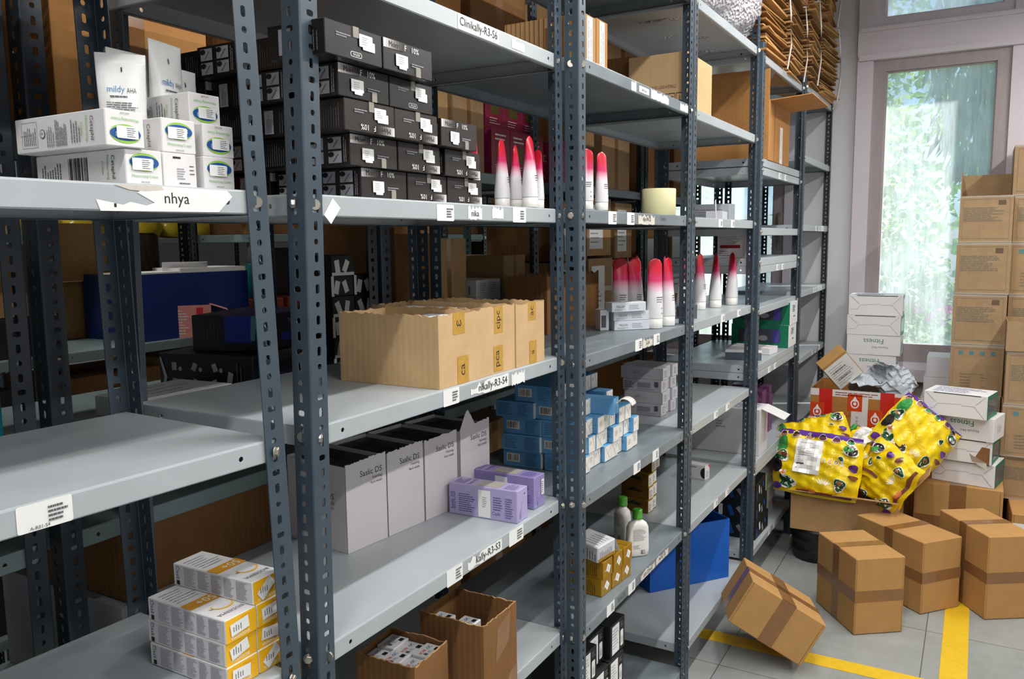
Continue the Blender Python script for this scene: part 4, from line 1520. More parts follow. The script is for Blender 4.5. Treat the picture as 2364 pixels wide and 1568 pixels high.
# black-and-white cartons, bottom shelf
G = 'black and white cartons piled on the bottom shelf'
for r in range(4):
    for c in range(3):
        def bw(fr, r=r, c=c):
            f = fr['F']
            f.rect(f.w * .10, f.h * .06, f.w * .60, f.h * .94, WHITE); f.lines(f.w * .15, f.h * .2, f.w * .52, f.h * .85, 7, INKL, .3, seed=r * 3 + c)
            f.rrect(f.w * .68, f.h * .12, f.w * .88, f.h * .62, .004, WHITE); f.lines(f.w * .71, f.h * .2, f.w * .85, f.h * .5, 4, INKG, .4, True)
            f.lines(f.w * .68, f.h * .72, f.w * .9, f.h * .9, 3, INKL, .3)
        if c == 2 and r == 3 or (c == 0 and r == 3):
            pass
        box('black_white_carton', 'black carton with a large white label, %s row up, %s from the upright' % (ordn[r], ('first', 'second', 'third')[c]), 'carton', (1.945 + .108 * c + .012 * (r == 3) - .012 * (c == 2 and r < 3), .905 + .006 * ((r + c) % 2) + (.03 if c == 1 and r == 3 else 0), .081 + .1035 * r), (.104, .16, .1028), -2, BLACKM, bw, G)

# white slim cartons with the standing tubes
SLIM = M('blue_white_card', (208, 214, 222), .45)


def slim_decor(fr):
    l, f = fr['L'], fr['F']
    l.text('TRIGLOW', l.w * .25, l.h * .55, l.h * .25, INKG, 0, fit=l.w * .25); l.lines(l.w * .5, l.h * .2, l.w * .85, l.h * .75, 3, INKL, .4, seed=2)
    l.lines(l.w * .08, l.h * .12, l.w * .42, l.h * .32, 2, INKL, .4, seed=3)
    f.lines(f.w * .2, f.h * .25, f.w * .75, f.h * .75, 3, INKG, .3)


G = 'slim white cartons piled on the worn grey shelf'
for k, (x, y, z, rz) in enumerate(((2.567, .940, 1.3625, 47), (2.566, .941, 1.3938, 46), (2.545, .945, 1.4250, 52))):
    box('slim_carton', 'slim white carton, %s of the small pile in front of the big tubes' % ('bottom', 'middle', 'top')[k], 'carton', (x, y, z), (.045, .128, .0305), rz, SLIM, slim_decor, G)
    if k < 2:
        box('slim_carton', 'slim white carton standing close behind the pile, %s one' % ('lower', 'upper')[k], 'carton', (x + .033, y + .034, z), (.042, .12, .0305), rz - 2, SLIM, slim_decor, G)
box('slim_carton', 'slim white carton on end at the left of the small pile', 'carton', (2.47, 1.045, 1.3625), (.06, .03, .068), 40, SLIM, lambda fr: (fr['L'].rect(.004, .01, .02, .05, INKG), fr['F'].lines(.01, .01, .05, .06, 4, INKL, .3)), G)
GREENM = M('sage_green_card', (112, 150, 132), .5)
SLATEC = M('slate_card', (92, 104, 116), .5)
box('sage_carton', 'sage green carton with a dark bar code at the worn grey rack end', 'carton', (2.66, .930, 1.3725), (.10, .05, .052), 20, GREENM, lambda fr: (fr['F'].bars(.02, .006, .09, .035, 18, INK, True, 4), fr['L'].lines(.004, .006, .045, .045, 5, INK, .4)), None)
box('pale_tray', 'pale flat box under the sage green carton', 'box', (2.65, .925, 1.3625), (.115, .07, .0095), 20, SLIM)
box('slate_carton', 'slate grey carton with a dark print panel just past the upright', 'carton', (2.985, .905, 1.3625), (.06, .09, .052), 30, {'*': SLATEC, 'F': CREAMW}, lambda fr: (fr['L'].rect(.012, .006, .075, .044, INK), fr['F'].lines(.008, .006, .05, .044, 4, INKG, .3)))
G = 'large red and white tubes'
for k, (x, y, rz, lab) in enumerate((
        (2.665, 1.085, -52, 'widest large red and white tube, standing behind the slim white cartons'), (2.70, 1.045, -30, 'large red and white tube, second from the left in the big tube group'),
        (2.745, 1.09, 20, 'large red and white tube in shade, third from the left in the big tube group'), (2.60, .935, -34, 'bright large red and white tube at the front, left of the sage carton'),
        (2.70, .925, -10, 'bright large red and white tube directly behind the sage carton'), (2.97, 1.03, 10, 'large red and white tube half hidden by the upright'),
        (3.00, .965, 18, 'large red and white tube just right of the upright, behind the slate carton'), (3.362, 1.012, -10, 'large red and white tube on the next rack, left of three'),
        (3.493, .982, 34, 'large red and white tube on the next rack, middle of three'), (3.681 - .02, .955, 40, 'large red and white tube on the next rack, nearest the far upright'),
        (3.02, 1.16, 0, 'large dark red and white tube in shade, behind the upright'))):
    glow_tube(lab, x, y, 1.3625, rz, 1.42, group=G)
G = 'red and white tubes at the end of the worn grey rack'
glow_tube('red and white tube beside the upright on the worn grey rack', 1.985, .905, 1.738, -48, .96, group=G)
glow_tube('red and white tube standing alone left of the cream paper roll', 2.085, .905, 1.738, -20, .96, group=G)

o = empty('paper_roll', 'cream coloured roll of label paper standing on the worn grey rack', 'paper roll', (2.66, .945, 1.7385))
CREAM = M('cream_paper', (232, 226, 176), .6, noise=.03)
b = MB(); b.lathe([(.026, 0), (.055, 0), (.056, .001), (.056, .087), (.055, .088), (.026, .088), (.026, 0)], CREAM, 40, cap=False); b.build('paper', o)
b = MB(); b.lathe([(.0225, 0.001), (.0258, .001), (.0258, .087), (.0225, .087), (.0225, .001)], KRAFTB, 24, cap=False); b.build('core', o)

box('red_cap_box', 'small white box with a pink corner and black disc, alone on its shelf', 'box', (3.396, .985, .6155), (.046, .10, .0635), -8, CARD,
    lambda fr: (fr['L'].ell(.098, .03, .02, .024, INK, 16, 90, 270), fr['L'].lines(.02, .05, .08, .056, 1, INKG, .6), fr['F'].shape([(.025, .0635), (.046, .0635), (.046, .045)], M('pink_ink', (226, 70, 110), .5)), fr['F'].lines(.008, .01, .04, .04, 4, INKG, .3)))
o = empty('open_small_carton', 'small white open carton with a raised flap on the pale rack, beside the cream roll', 'carton', (3.40, .93, 1.7355), R(8))
b = MB(); b.cbox(.14, .07, .036, .001, CARDG); b.build('box_body', o)
b = MB(); b.box(-.055, .02, .0, -.030, .022, .10, CARDG); b.build('flap', o); o.children[-1].rotation_euler = (0, R(-22), 0)

# blue corrugated plastic bin on the bottom shelf
BIN = M('blue_bin_plastic', (12, 92, 190), .4, noise=.08, nscale=6)
BIND = M('navy_bin_plastic', (14, 46, 118), .45, noise=.06)


def bin_(label, loc, size, rz, mat, name='plastic_bin'):
    mb = MB()
    w, d, h = size
    t = .005
    mb.box(0, 0, 0, w, t, h, mat); mb.box(0, d - t, 0, w, d, h, mat); mb.box(0, t, 0, t, d - t, h, mat); mb.box(w - t, t, 0, w, d - t, h, mat); mb.box(t, t, 0, w - t, d - t, t, mat)
    return setp(mb.build(name, None, loc, (0, 0, R(rz))), label, 'bin')


bin_('bright blue plastic bin standing askew on the bottom shelf', (3.161, 1.146, .162), (.41, .24, .268), -37.3, BIN)
for k, (x, y, z, lab) in enumerate(((3.46, 1.19, .162, 'lower'), (3.46, 1.19, .302, 'upper'))):
    box('dark_carton', 'dark blue black carton behind the blue bin, %s one' % lab, 'carton', (x, y, z), (.2, .12, .138), 0, {'*': NAVYB, 'F': NAVYB}, lambda fr: (fr['F'].rect(.02, .02, .06, .08, BIND), fr['F'].lines(.09, .02, .18, .1, 4, INKL, .15)), 'dark cartons behind the blue bin')

# top of the worn grey rack: written-on cartons and the storage carton
def hand_decor(fr):
    f, l = fr['F'], fr['L']
    f.rect(f.w * .25, .0, f.w * .72, f.h * .97, WHITE)
    f.lines(f.w * .3, f.h * .05, f.w * .66, f.h * .9, 2, INK, .18, True, seed=int(f.h * 1e4))
    l.rect(l.w * .52, l.h * .35, l.w * .70, l.h * .8, KRAFTD)
    for k in range(16):
        l.rect(l.w * (.02 + .06 * k), 0, l.w * (.035 + .06 * k), l.h, KRAFTD)
    l.text('SURE', l.w * .92, l.h * .4, .018, INK, 90)


G = 'tall brown cartons with hand written strips'
box('cardboard_box', 'brown carton with a hand written white strip, first past the upright on the upper shelf', 'carton', (1.972, .905, 2.111), (.072, .235, .125), 0, KRAFT, hand_decor, G)
box('cardboard_box', 'brown carton with a hand written white strip, second past the upright on the upper shelf', 'carton', (2.047, .903, 2.111), (.072, .24, .128), 0, KRAFTO, hand_decor, G)


def storage_decor(fr):
    l = fr['L']
    d, h = l.w, l.h
    l.text('STORAGE HUMIDITY 50%-80%', d * .60, h * .42, h * .055, INK, 180, fit=d * .44)
    for k in range(5):
        c = d * (.36 + .13 * k)
        l.rect(c - d * .055, h * .03, c + d * .055, h * .30, INK); l.rect(c - d * .048, h * .045, c + d * .048, h * .285, KRAFTP)
        if k == 4:
            l.ell(c, h * .17, d * .035, h * .07, INK, 14, 180, 360); l.rect(c - d * .004, h * .16, c + d * .004, h * .25, INK)
        elif k == 3:
            l.ell(c, h * .10, d * .03, h * .045, INK, 12); l.rect(c - d * .004, h * .1, c + d * .004, h * .24, INK); l.rect(c - d * .03, h * .225, c + d * .03, h * .245, INK)
        elif k == 2:
            for q in (-1, 1):
                l.rect(c + q * d * .02 - d * .006, h * .08, c + q * d * .02 + d * .006, h * .22, INK); l.shape([(c + q * d * .02 - d * .015, h * .12), (c + q * d * .02 + d * .015, h * .12), (c + q * d * .02, h * .07)], INK)
        else:
            l.ell(c, h * .16, d * .03, h * .06, INK, 10)


box('cardboard_box', 'plain brown carton printed with upside down handling symbols on the upper shelf', 'carton', (2.82, .905, 2.106), (.3, .215, .195), 0, KRAFTP, storage_decor)
box('cardboard_box', 'shaded brown carton tucked behind the carton with handling symbols', 'carton', (2.86, 1.13, 2.106), (.28, .18, .21), 0, KRAFTD)
# ragged open carton at the back of the tube shelf
open_carton('cardboard_box', 'open brown carton with a ragged rim behind the slim white cartons', (2.27, 1.17, 1.3625), (.40, .15, .19), 0, KRAFTD, torn=.012, seed=21)

# ------------------------------------------------------------------ fourth rack from the left: green boxes, open orange carton, violet packs
GRNB = M('bottle_green_card', (0, 112, 84), .45)
WIN = M('dark_window_film', (70, 72, 88), .12)


def window_decor(fr):
    l, f, t = fr['L'], fr['F'], fr['T']
    d, h, w = l.w, l.h, f.w
    l.rrect(d * .12, h * .2, d * .86, h * .8, .006, WIN); l.rect(d * .72, h * .22, d * .84, h * .78, M('violet_blue_tray', (70, 66, 150), .5)); l.rect(d * .2, h * .3, d * .38, h * .5, INKG); l.ell(d * .56, h * .4, d * .08, h * .12, INKL)
    f.lines(w * .3, h * .55, w * .75, h * .85, 4, GRNB, .6, seed=3); f.lines(w * .45, h * .3, w * .75, h * .4, 1, INKG, .6)
    t.rect(0, 0, w, d * .9, CARD); t.lines(w * .1, d * .1, w * .8, d * .5, 3, GRNB, .5)


G = 'green window boxes on the fourth rack'
box('window_box', 'green box with a clear window, lower of two on the fourth rack', 'box', (4.40, .845, 1.082), (.2, .30, .119), 0, {'*': GRNB, 'F': CARD, 'T': CARD}, window_decor, G)
box('window_box', 'green box with a clear window, upper of two on the fourth rack', 'box', (4.405, .842, 1.202), (.2, .30, .119), 0, {'*': GRNB, 'F': CARD, 'T': CARD}, window_decor, G)
G = 'flat white cartons on the fourth rack'
box('flat_white_carton', 'flat white carton with a red stripe lying before the green boxes', 'carton', (4.10, .875, 1.082), (.12, .22, .034), -6, CARD, lambda fr: fr['T'].rect(.05, .0, .056, .22, RED), G)
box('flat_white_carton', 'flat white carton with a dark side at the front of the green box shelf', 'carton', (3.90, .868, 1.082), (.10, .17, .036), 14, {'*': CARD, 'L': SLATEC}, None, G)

o = open_carton('cardboard_box', 'big open orange brown carton with flaps spread on the fourth rack', (3.835, .85, 2.0105), (.46, .34, .265), 0, KRAFTO, torn=0, seed=3)
b = MB()
b.box(0, -.001, .265, .004, .34, .40, KRAFTO); b.build('flap', o)
b = MB()
b.box(.02, -.20, .262, .46, 0, .266, KRAFTO); b.build('flap', o); o.children[-1].rotation_euler = (R(-4), 0, 0)
b = MB(); f = Face(b, (0, 0, 0), (1, 0, 0), (0, 0, 1), .46, .265); f.rect(.24, .0, .30, .17, WHITE); f.lines(.255, .02, .285, .16, 2, INKG, .2, True); f.rect(.12, 0, .124, .265, KRAFTD); b.build('paper_strip', o)

PUR = M('violet_film_pack', (120, 74, 116), .3, noise=.2, nscale=12)
for k in range(6):
    box('violet_pack', 'violet film pack in the shade under the green boxes, %s from the left' % ('first', 'second', 'third', 'fourth', 'fifth', 'sixth')[k], 'pack', (4.05 + .083 * k, .93 + .02 * (k % 2), .628), (.076, .2, .20 + .03 * (k % 2)), 3 * (k % 3 - 1), PUR, lambda fr: (fr['F'].lines(.01, .02, .065, .06, 3, VIOD, .25), fr['L'].lines(.02, .02, .18, .07, 3, VIOD, .25)), 'violet packs under the green boxes')
box('black_box', 'flat black box lying before the violet packs', 'box', (3.98, .90, .82), (.06, .2, .02), 0, BLACKM) if False else None

o = empty('white_carton', 'large white carton with a long drooping flap on the fourth rack', 'carton', (3.86, .862, .628))
b = MB(); b.cbox(.17, .36, .222, .001, {'*': CARDG, 'T': CARD}); fr = faces(b, .17, .36, .222); fr['L'].lines(.15, .12, .20, .16, 3, INKL, .5); fr['T'].lines(.02, .02, .15, .34, 5, VIOD, .3, True); fr['F'].lines(.11, .1, .13, .2, 2, INKL, .4, True); b.build('box_body', o)
b = MB(); b.box(.03, -.115, 0, .168, 0, .0018, CARD); b.build('flap', o, (0, 0, .222), (R(22), 0, 0))

# lower shelf of the fourth rack
for k in range(3):
    box('black_blue_carton', 'black carton with blue print on the lowest shelf, %s of the pile' % ('bottom', 'middle', 'top')[k], 'carton', (3.88, .875, .201 + .092 * k), (.24, .2, .0915), 2 * (k - 1), BLACKM, lambda fr: ([fr['F'].rect(.02 + .05 * q, .01 + .02 * (q % 2), .04 + .05 * q, .05 + .02 * (q % 2), (CBLUE, WHITE, INKL)[q % 3], rot=15 * q) for q in range(4)], [fr['L'].rect(.02 + .05 * q, .015, .04 + .05 * q, .07, (WHITE, CBLUE, INKL)[q % 3], rot=20 * q) for q in range(3)]), 'black cartons with blue print')
for k in range(3):
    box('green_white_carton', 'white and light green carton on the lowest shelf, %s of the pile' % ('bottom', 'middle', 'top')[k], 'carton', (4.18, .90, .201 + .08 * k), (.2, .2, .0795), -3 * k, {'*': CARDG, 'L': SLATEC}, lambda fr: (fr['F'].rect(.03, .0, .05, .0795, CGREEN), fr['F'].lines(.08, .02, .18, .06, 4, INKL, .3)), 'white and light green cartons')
box('grey_carton', 'slate grey small carton at the back of an upper shelf on the fourth rack', 'carton', (4.38, 1.02, 1.7055), (.1, .12, .05), 0, SLATEC, lambda fr: fr['L'].lines(.03, .01, .07, .04, 3, INKL, .4))
box('white_print_carton', 'white printed carton with a dark red bar, seen beyond the large tubes', 'carton', (3.765, .918, 1.5685), (.06, .135, .142), 0, CARD, lambda fr: (fr['L'].lines(.008, .062, .10, .135, 10, INKG, .25, seed=3), fr['L'].rect(.012, .045, .105, .06, M('deep_red_ink', (140, 20, 28), .5)), fr['L'].lines(.01, .008, .07, .036, 3, INKG, .3)))
box('white_print_carton', 'pale printed carton on the double shelf high on the fourth rack', 'carton', (3.76, 1.0, 1.706), (.1, .2, .11), 0, SLIM, lambda fr: fr['L'].lines(.02, .02, .18, .09, 6, INKL, .3))
# ------------------------------------------------------------------ on top of the racks
BUB = bpy.data.materials.new('bubble_wrap')
BUB.use_nodes = True
b = BUB.node_tree.nodes['Principled BSDF']
b.inputs['Base Color'].default_value = (*lin((206, 202, 206)), 1)
b.inputs['Roughness'].default_value = .22
b.inputs['Alpha'].default_value = .88
v = BUB.node_tree.nodes.new('ShaderNodeTexVoronoi'); v.inputs['Scale'].default_value = 70
n_ = BUB.node_tree.nodes.new('ShaderNodeTexNoise'); n_.inputs['Scale'].default_value = 9; n_.inputs['Detail'].default_value = 6
ad = BUB.node_tree.nodes.new('ShaderNodeMath'); ad.operation = 'ADD'
bp = BUB.node_tree.nodes.new('ShaderNodeBump'); bp.inputs['Strength'].default_value = .9; bp.inputs['Distance'].default_value = .02
tc = BUB.node_tree.nodes.new('ShaderNodeTexCoord')
L_ = BUB.node_tree.links
L_.new(tc.outputs['Object'], v.inputs['Vector']); L_.new(tc.outputs['Object'], n_.inputs['Vector'])
L_.new(v.outputs['Distance'], ad.inputs[0]); L_.new(n_.outputs['Fac'], ad.inputs[1]); L_.new(ad.outputs[0], bp.inputs['Height']); L_.new(bp.outputs['Normal'], b.inputs['Normal'])
mb = MB()
n, N = 40, 26
q = random.Random(5)
for i in range(N + 1):
    x = 3.02 + .68 * i / N
    for k in range(n):
        a = 2 * math.pi * k / n
        rr = .235 + .012 * math.sin(3 * a + i * .5) + q.uniform(-.006, .006)
        c_, s_ = math.cos(a), math.sin(a)
        mb.v.append((x + .006 * math.sin(a * 4), 1.085 + rr * math.copysign(abs(c_) ** .7, c_), 2.476 + .24 + rr * math.copysign(abs(s_) ** .7, s_) * 1.0))
for i in range(N):
    for k in range(n):
        k2 = (k + 1) % n
        mb.f.append((i * n + k, i * n + k2, (i + 1) * n + k2, (i + 1) * n + k)); mb.mi.append(mb._m(BUB)); mb.smooth.append(True)
for i in (0, N):
    mb.f.append(tuple(i * n + k for k in (range(n) if i else reversed(range(n))))); mb.mi.append(0); mb.smooth.append(False)
setp(mb.build('bubble_wrap_bale'), 'pale wrinkled bale of bubble wrap on top of the rack near the window', 'bubble wrap')

FLAT = [corrugated('flat_board_%d' % k, c, scale=300, strength=.3, noise=.18) for k, c in enumerate(((176, 132, 80), (150, 108, 62), (196, 152, 98), (128, 92, 54)))]
STRING = M('white_string', (226, 222, 218), .7)
STRINGR = M('pink_string', (216, 120, 110), .7)


def bundle(label, loc, w, d, H, rz, seed, string=STRING, sx=.5, group='tied bundles of flattened cartons', tilt=(0, 0)):
    """a tied pile of flattened cartons"""
    o = empty('flattened_carton_bundle', label, 'cardboard bundle', loc, R(rz), group)
    o.rotation_euler = (R(tilt[0]), R(tilt[1]), R(rz))
    q = random.Random(seed)
    mb = MB()
    z = 0
    while z < H:
        t = q.uniform(.006, .011)
        dx, dy = q.uniform(-.022, .022), q.uniform(-.02, .02)
        ww, dd = w * q.uniform(.93, 1.03), d * q.uniform(.95, 1.03)
        a = R(q.uniform(-2.5, 2.5))
        c, s = math.cos(a), math.sin(a)
        sag0, sag1 = q.uniform(-.008, .004), q.uniform(-.008, .004)
        n = 5
        P = []
        for lv in (0, t * .82):
            for u, v_ in ((0, 0), (1, 0), (1, 1), (0, 1)):
                x_, y_ = (u - .5) * ww, (v_ - .5) * dd
                P.append((x_ * c - y_ * s + dx, x_ * s + y_ * c + dy, z + lv + (sag0 if v_ == 0 else 0) + (sag1 if u == 0 else 0)))
        m_ = q.choice(FLAT)
        for fc in ((0, 1, 5, 4), (1, 2, 6, 5), (2, 3, 7, 6), (3, 0, 4, 7), (4, 5, 6, 7), (3, 2, 1, 0)):
            mb.poly([P[i] for i in fc], m_)
        z += t
    setp(mb.build('board_stack', o), kind='stuff')
    s = MB()
    xs = (sx - .5) * w
    e = .026
    s.tube([(xs, -d / 2 - e, -.004), (xs + .006, -d / 2 - e - .014, z * .3), (xs - .004, -d / 2 - e - .012, z * .7), (xs, -d / 2 - e, z + .005), (xs, 0, z + .008), (xs, d / 2 + e, z + .005), (xs, d / 2 + e, -.004)], .0045, string, 5)
    s.build('string', o)
    return o


bundle('low bundle of flattened cartons with its layers facing the viewer, next to the bubble wrap', (3.93, 1.06, 2.458), .42, .40, .34, 0, 1, sx=.95)
bundle('upper bundle of flattened cartons resting on the one next to the bubble wrap', (3.95, 1.07, 2.815), .40, .40, .40, -2, 2, sx=.9)
bundle('lower middle bundle of flattened cartons tied with white string', (4.36, 1.045, 2.458), .36, .40, .36, 4, 3, sx=.86)
bundle('upper middle bundle of flattened cartons tied with pink string', (4.37, 1.05, 2.832), .36, .42, .40, -4, 4, STRINGR, .7)
bundle('narrow bundle of flattened cartons above the corner rack, tied with white string', (4.80, 1.03, 2.473), .36, .40, .42, 3, 5, sx=.3)
bundle('bundle of flattened cartons at the wall end of the corner rack, lower one', (5.24, 1.025, 2.473), .40, .41, .40, -3, 6, sx=.8)
bundle('bundle of flattened cartons at the wall end of the corner rack, upper one', (5.18, 1.02, 2.893), .44, .42, .40, 5, 7, sx=.72)
bundle('bundle of flattened cartons high above the corner rack, middle one', (4.78, 1.04, 2.915), .40, .40, .38, -6, 8, sx=.5)

# ------------------------------------------------------------------ cartons on the floor
def tape_band(mb, w, d, h, kind, mat=None, t=.05):
    """tape wrapped round a carton; kind: X = round front/top/back at mid width, Z = girth at half height, Y = along the top seam"""
    mat = mat or TAPE
    fr = faces(mb, w, d, h)
    for k in fr.values():
        k.k = 2 if kind == 'Z' else 4
    if kind == 'Z':
        for k in 'FRBL':
            fr[k].rect(0, h * .5 - t / 2, fr[k].w, h * .5 + t / 2, mat)
    elif kind == 'X':
        fr['F'].rect(w / 2 - t / 2, 0, w / 2 + t / 2, h, mat); fr['B'].rect(w / 2 - t / 2, 0, w / 2 + t / 2, h, mat); fr['T'].rect(w / 2 - t / 2, 0, w / 2 + t / 2, d, mat)
    elif kind == 'Y':
        fr['L'].rect(d / 2 - t / 2, 0, d / 2 + t / 2, h, mat); fr['R'].rect(d / 2 - t / 2, 0, d / 2 + t / 2, h, mat); fr['T'].rect(0, d / 2 - t / 2, w, d / 2 + t / 2, mat)


CART = corrugated('shipping_carton_board', (186, 142, 88), scale=200, strength=.08, noise=.08)


def shipping(label, loc, size, rz=0, rot=None, bands='ZY', group='taped shipping cartons on the floor', t=.05, mat=None, flaps=True, name='shipping_carton'):
    o = empty(name, label, 'carton', loc, R(rz), group)
    if rot:
        o.rotation_euler = rot
    w, d, h = size
    mb = MB(); mb.cbox(w, d, h, .003, mat or CART)
    fr = faces(mb, w, d, h)
    if flaps:
        fr['F'].rect(w * .02, h * .0, w * .025, h * .98, KRAFTD); fr['F'].rect(w * .965, h * .0, w * .97, h * .98, KRAFTD)
    mb.build('box_body', o)
    for k in bands:
        b = MB(); tape_band(b, w, d, h, k, t=t); b.build('tape', o)
    return o


shipping('upright taped brown carton standing alone, nearest the crate and the yellow floor tape', (3.512, .377, .002), (.217, .324, .330), -53.6)
shipping('taped brown carton between the single upright carton and the right-hand one', (3.852, .145, .002), (.220, .400, .327), -41)
shipping('taped brown carton at the right edge, partly on the yellow tape', (3.927, -.099, .002), (.212, .365, .372), -57)
shipping('leaning brown carton tipped up against the bottom shelf', (3.005, .773, .190), (.313, .32, .187), rot=(-.113, .523, -1.278), bands='XY', t=.06)
shipping('wide taped brown carton under the stack of white fitness boxes', (4.545, .228, .002), (.392, .34, .41), -90, bands='ZX', t=.075)
o = shipping('brown carton with a white shipping label, cut by the right picture edge', (4.56, -.205, .002), (.40, .36, .30), -88, bands='X')
b = MB(); f = Face(b, (0, 0, 0), (1, 0, 0), (0, 0, 1), .4, .3); f.k = 8; f.rect(.005, .10, .24, .255, WHITE); f.lines(.03, .12, .2, .17, 3, INKG, .3); f.bars(.05, .19, .2, .215, 22, INK); b.build('shipping_label', o)

# black baskets and the open carton of yellow mailers
BASK = M('black_basket', (20, 20, 22), .4)
for k, (x, y, lab) in enumerate(((4.36, .665, 'under the left end of the carton of yellow mailers'), (4.36, .40, 'under the right end of the carton of yellow mailers'))):
    mb = MB()
    mb.lathe([(.115, 0), (.130, .004), (.134, .045), (.138, .05), (.134, .055), (.138, .105), (.142, .11), (.138, .115), (.142, .150), (.146, .155), (.142, .160), (.143, .172), (.135, .172), (.128, .01)], BASK, 28, c=(0, 0), ay=.9, cap=True)
    setp(mb.build('plastic_basket', None, (x, y, .001)), 'round black plastic basket ' + lab, 'basket', 'round black baskets')
KR2 = corrugated('mailer_carton_board', (190, 150, 104), scale=220, strength=.1)
o = open_carton('cardboard_box', 'open brown carton heaped with yellow mailer bags', (4.215, .775, .1755), (.50, .36, .205), -90, KR2, seed=4, cat='carton')
b = MB(); b.box(0, -.075, -.002, .5, 0, .002, KR2); b.build('flap', o, (0, 0, .205), (R(-14), 0, 0))
b = MB(); b.box(0, 0, -.002, .20, .36, .002, KR2); b.build('flap', o, (.5, 0, .205), (0, R(-52), 0))
b = MB(); b.box(-.10, 0, -.002, 0, .36, .002, KR2); b.build('flap', o, (0, 0, .205), (0, R(40), 0))

YELB = bpy.data.materials.new('yellow_mailer_film')
YELB.use_nodes = True
b = YELB.node_tree.nodes['Principled BSDF']
b.inputs['Base Color'].default_value = (*lin((242, 208, 6)), 1)
b.inputs['Roughness'].default_value = .22
n_ = YELB.node_tree.nodes.new('ShaderNodeTexNoise'); n_.inputs['Scale'].default_value = 16; n_.inputs['Detail'].default_value = 4
bp = YELB.node_tree.nodes.new('ShaderNodeBump'); bp.inputs['Strength'].default_value = .35; bp.inputs['Distance'].default_value = .02
YELB.node_tree.links.new(n_.outputs['Fac'], bp.inputs['Height']); YELB.node_tree.links.new(bp.outputs['Normal'], b.inputs['Normal'])
FILM = {k: M('mailer_' + k, c, .25) for k, c in dict(green=(58, 150, 70), dgreen=(24, 78, 40), purple=(92, 46, 140), brown=(116, 62, 46), white=(236, 234, 230), black=(44, 38, 38), orange=(214, 120, 60), pale=(196, 206, 232), skin=(176, 118, 84)).items()}


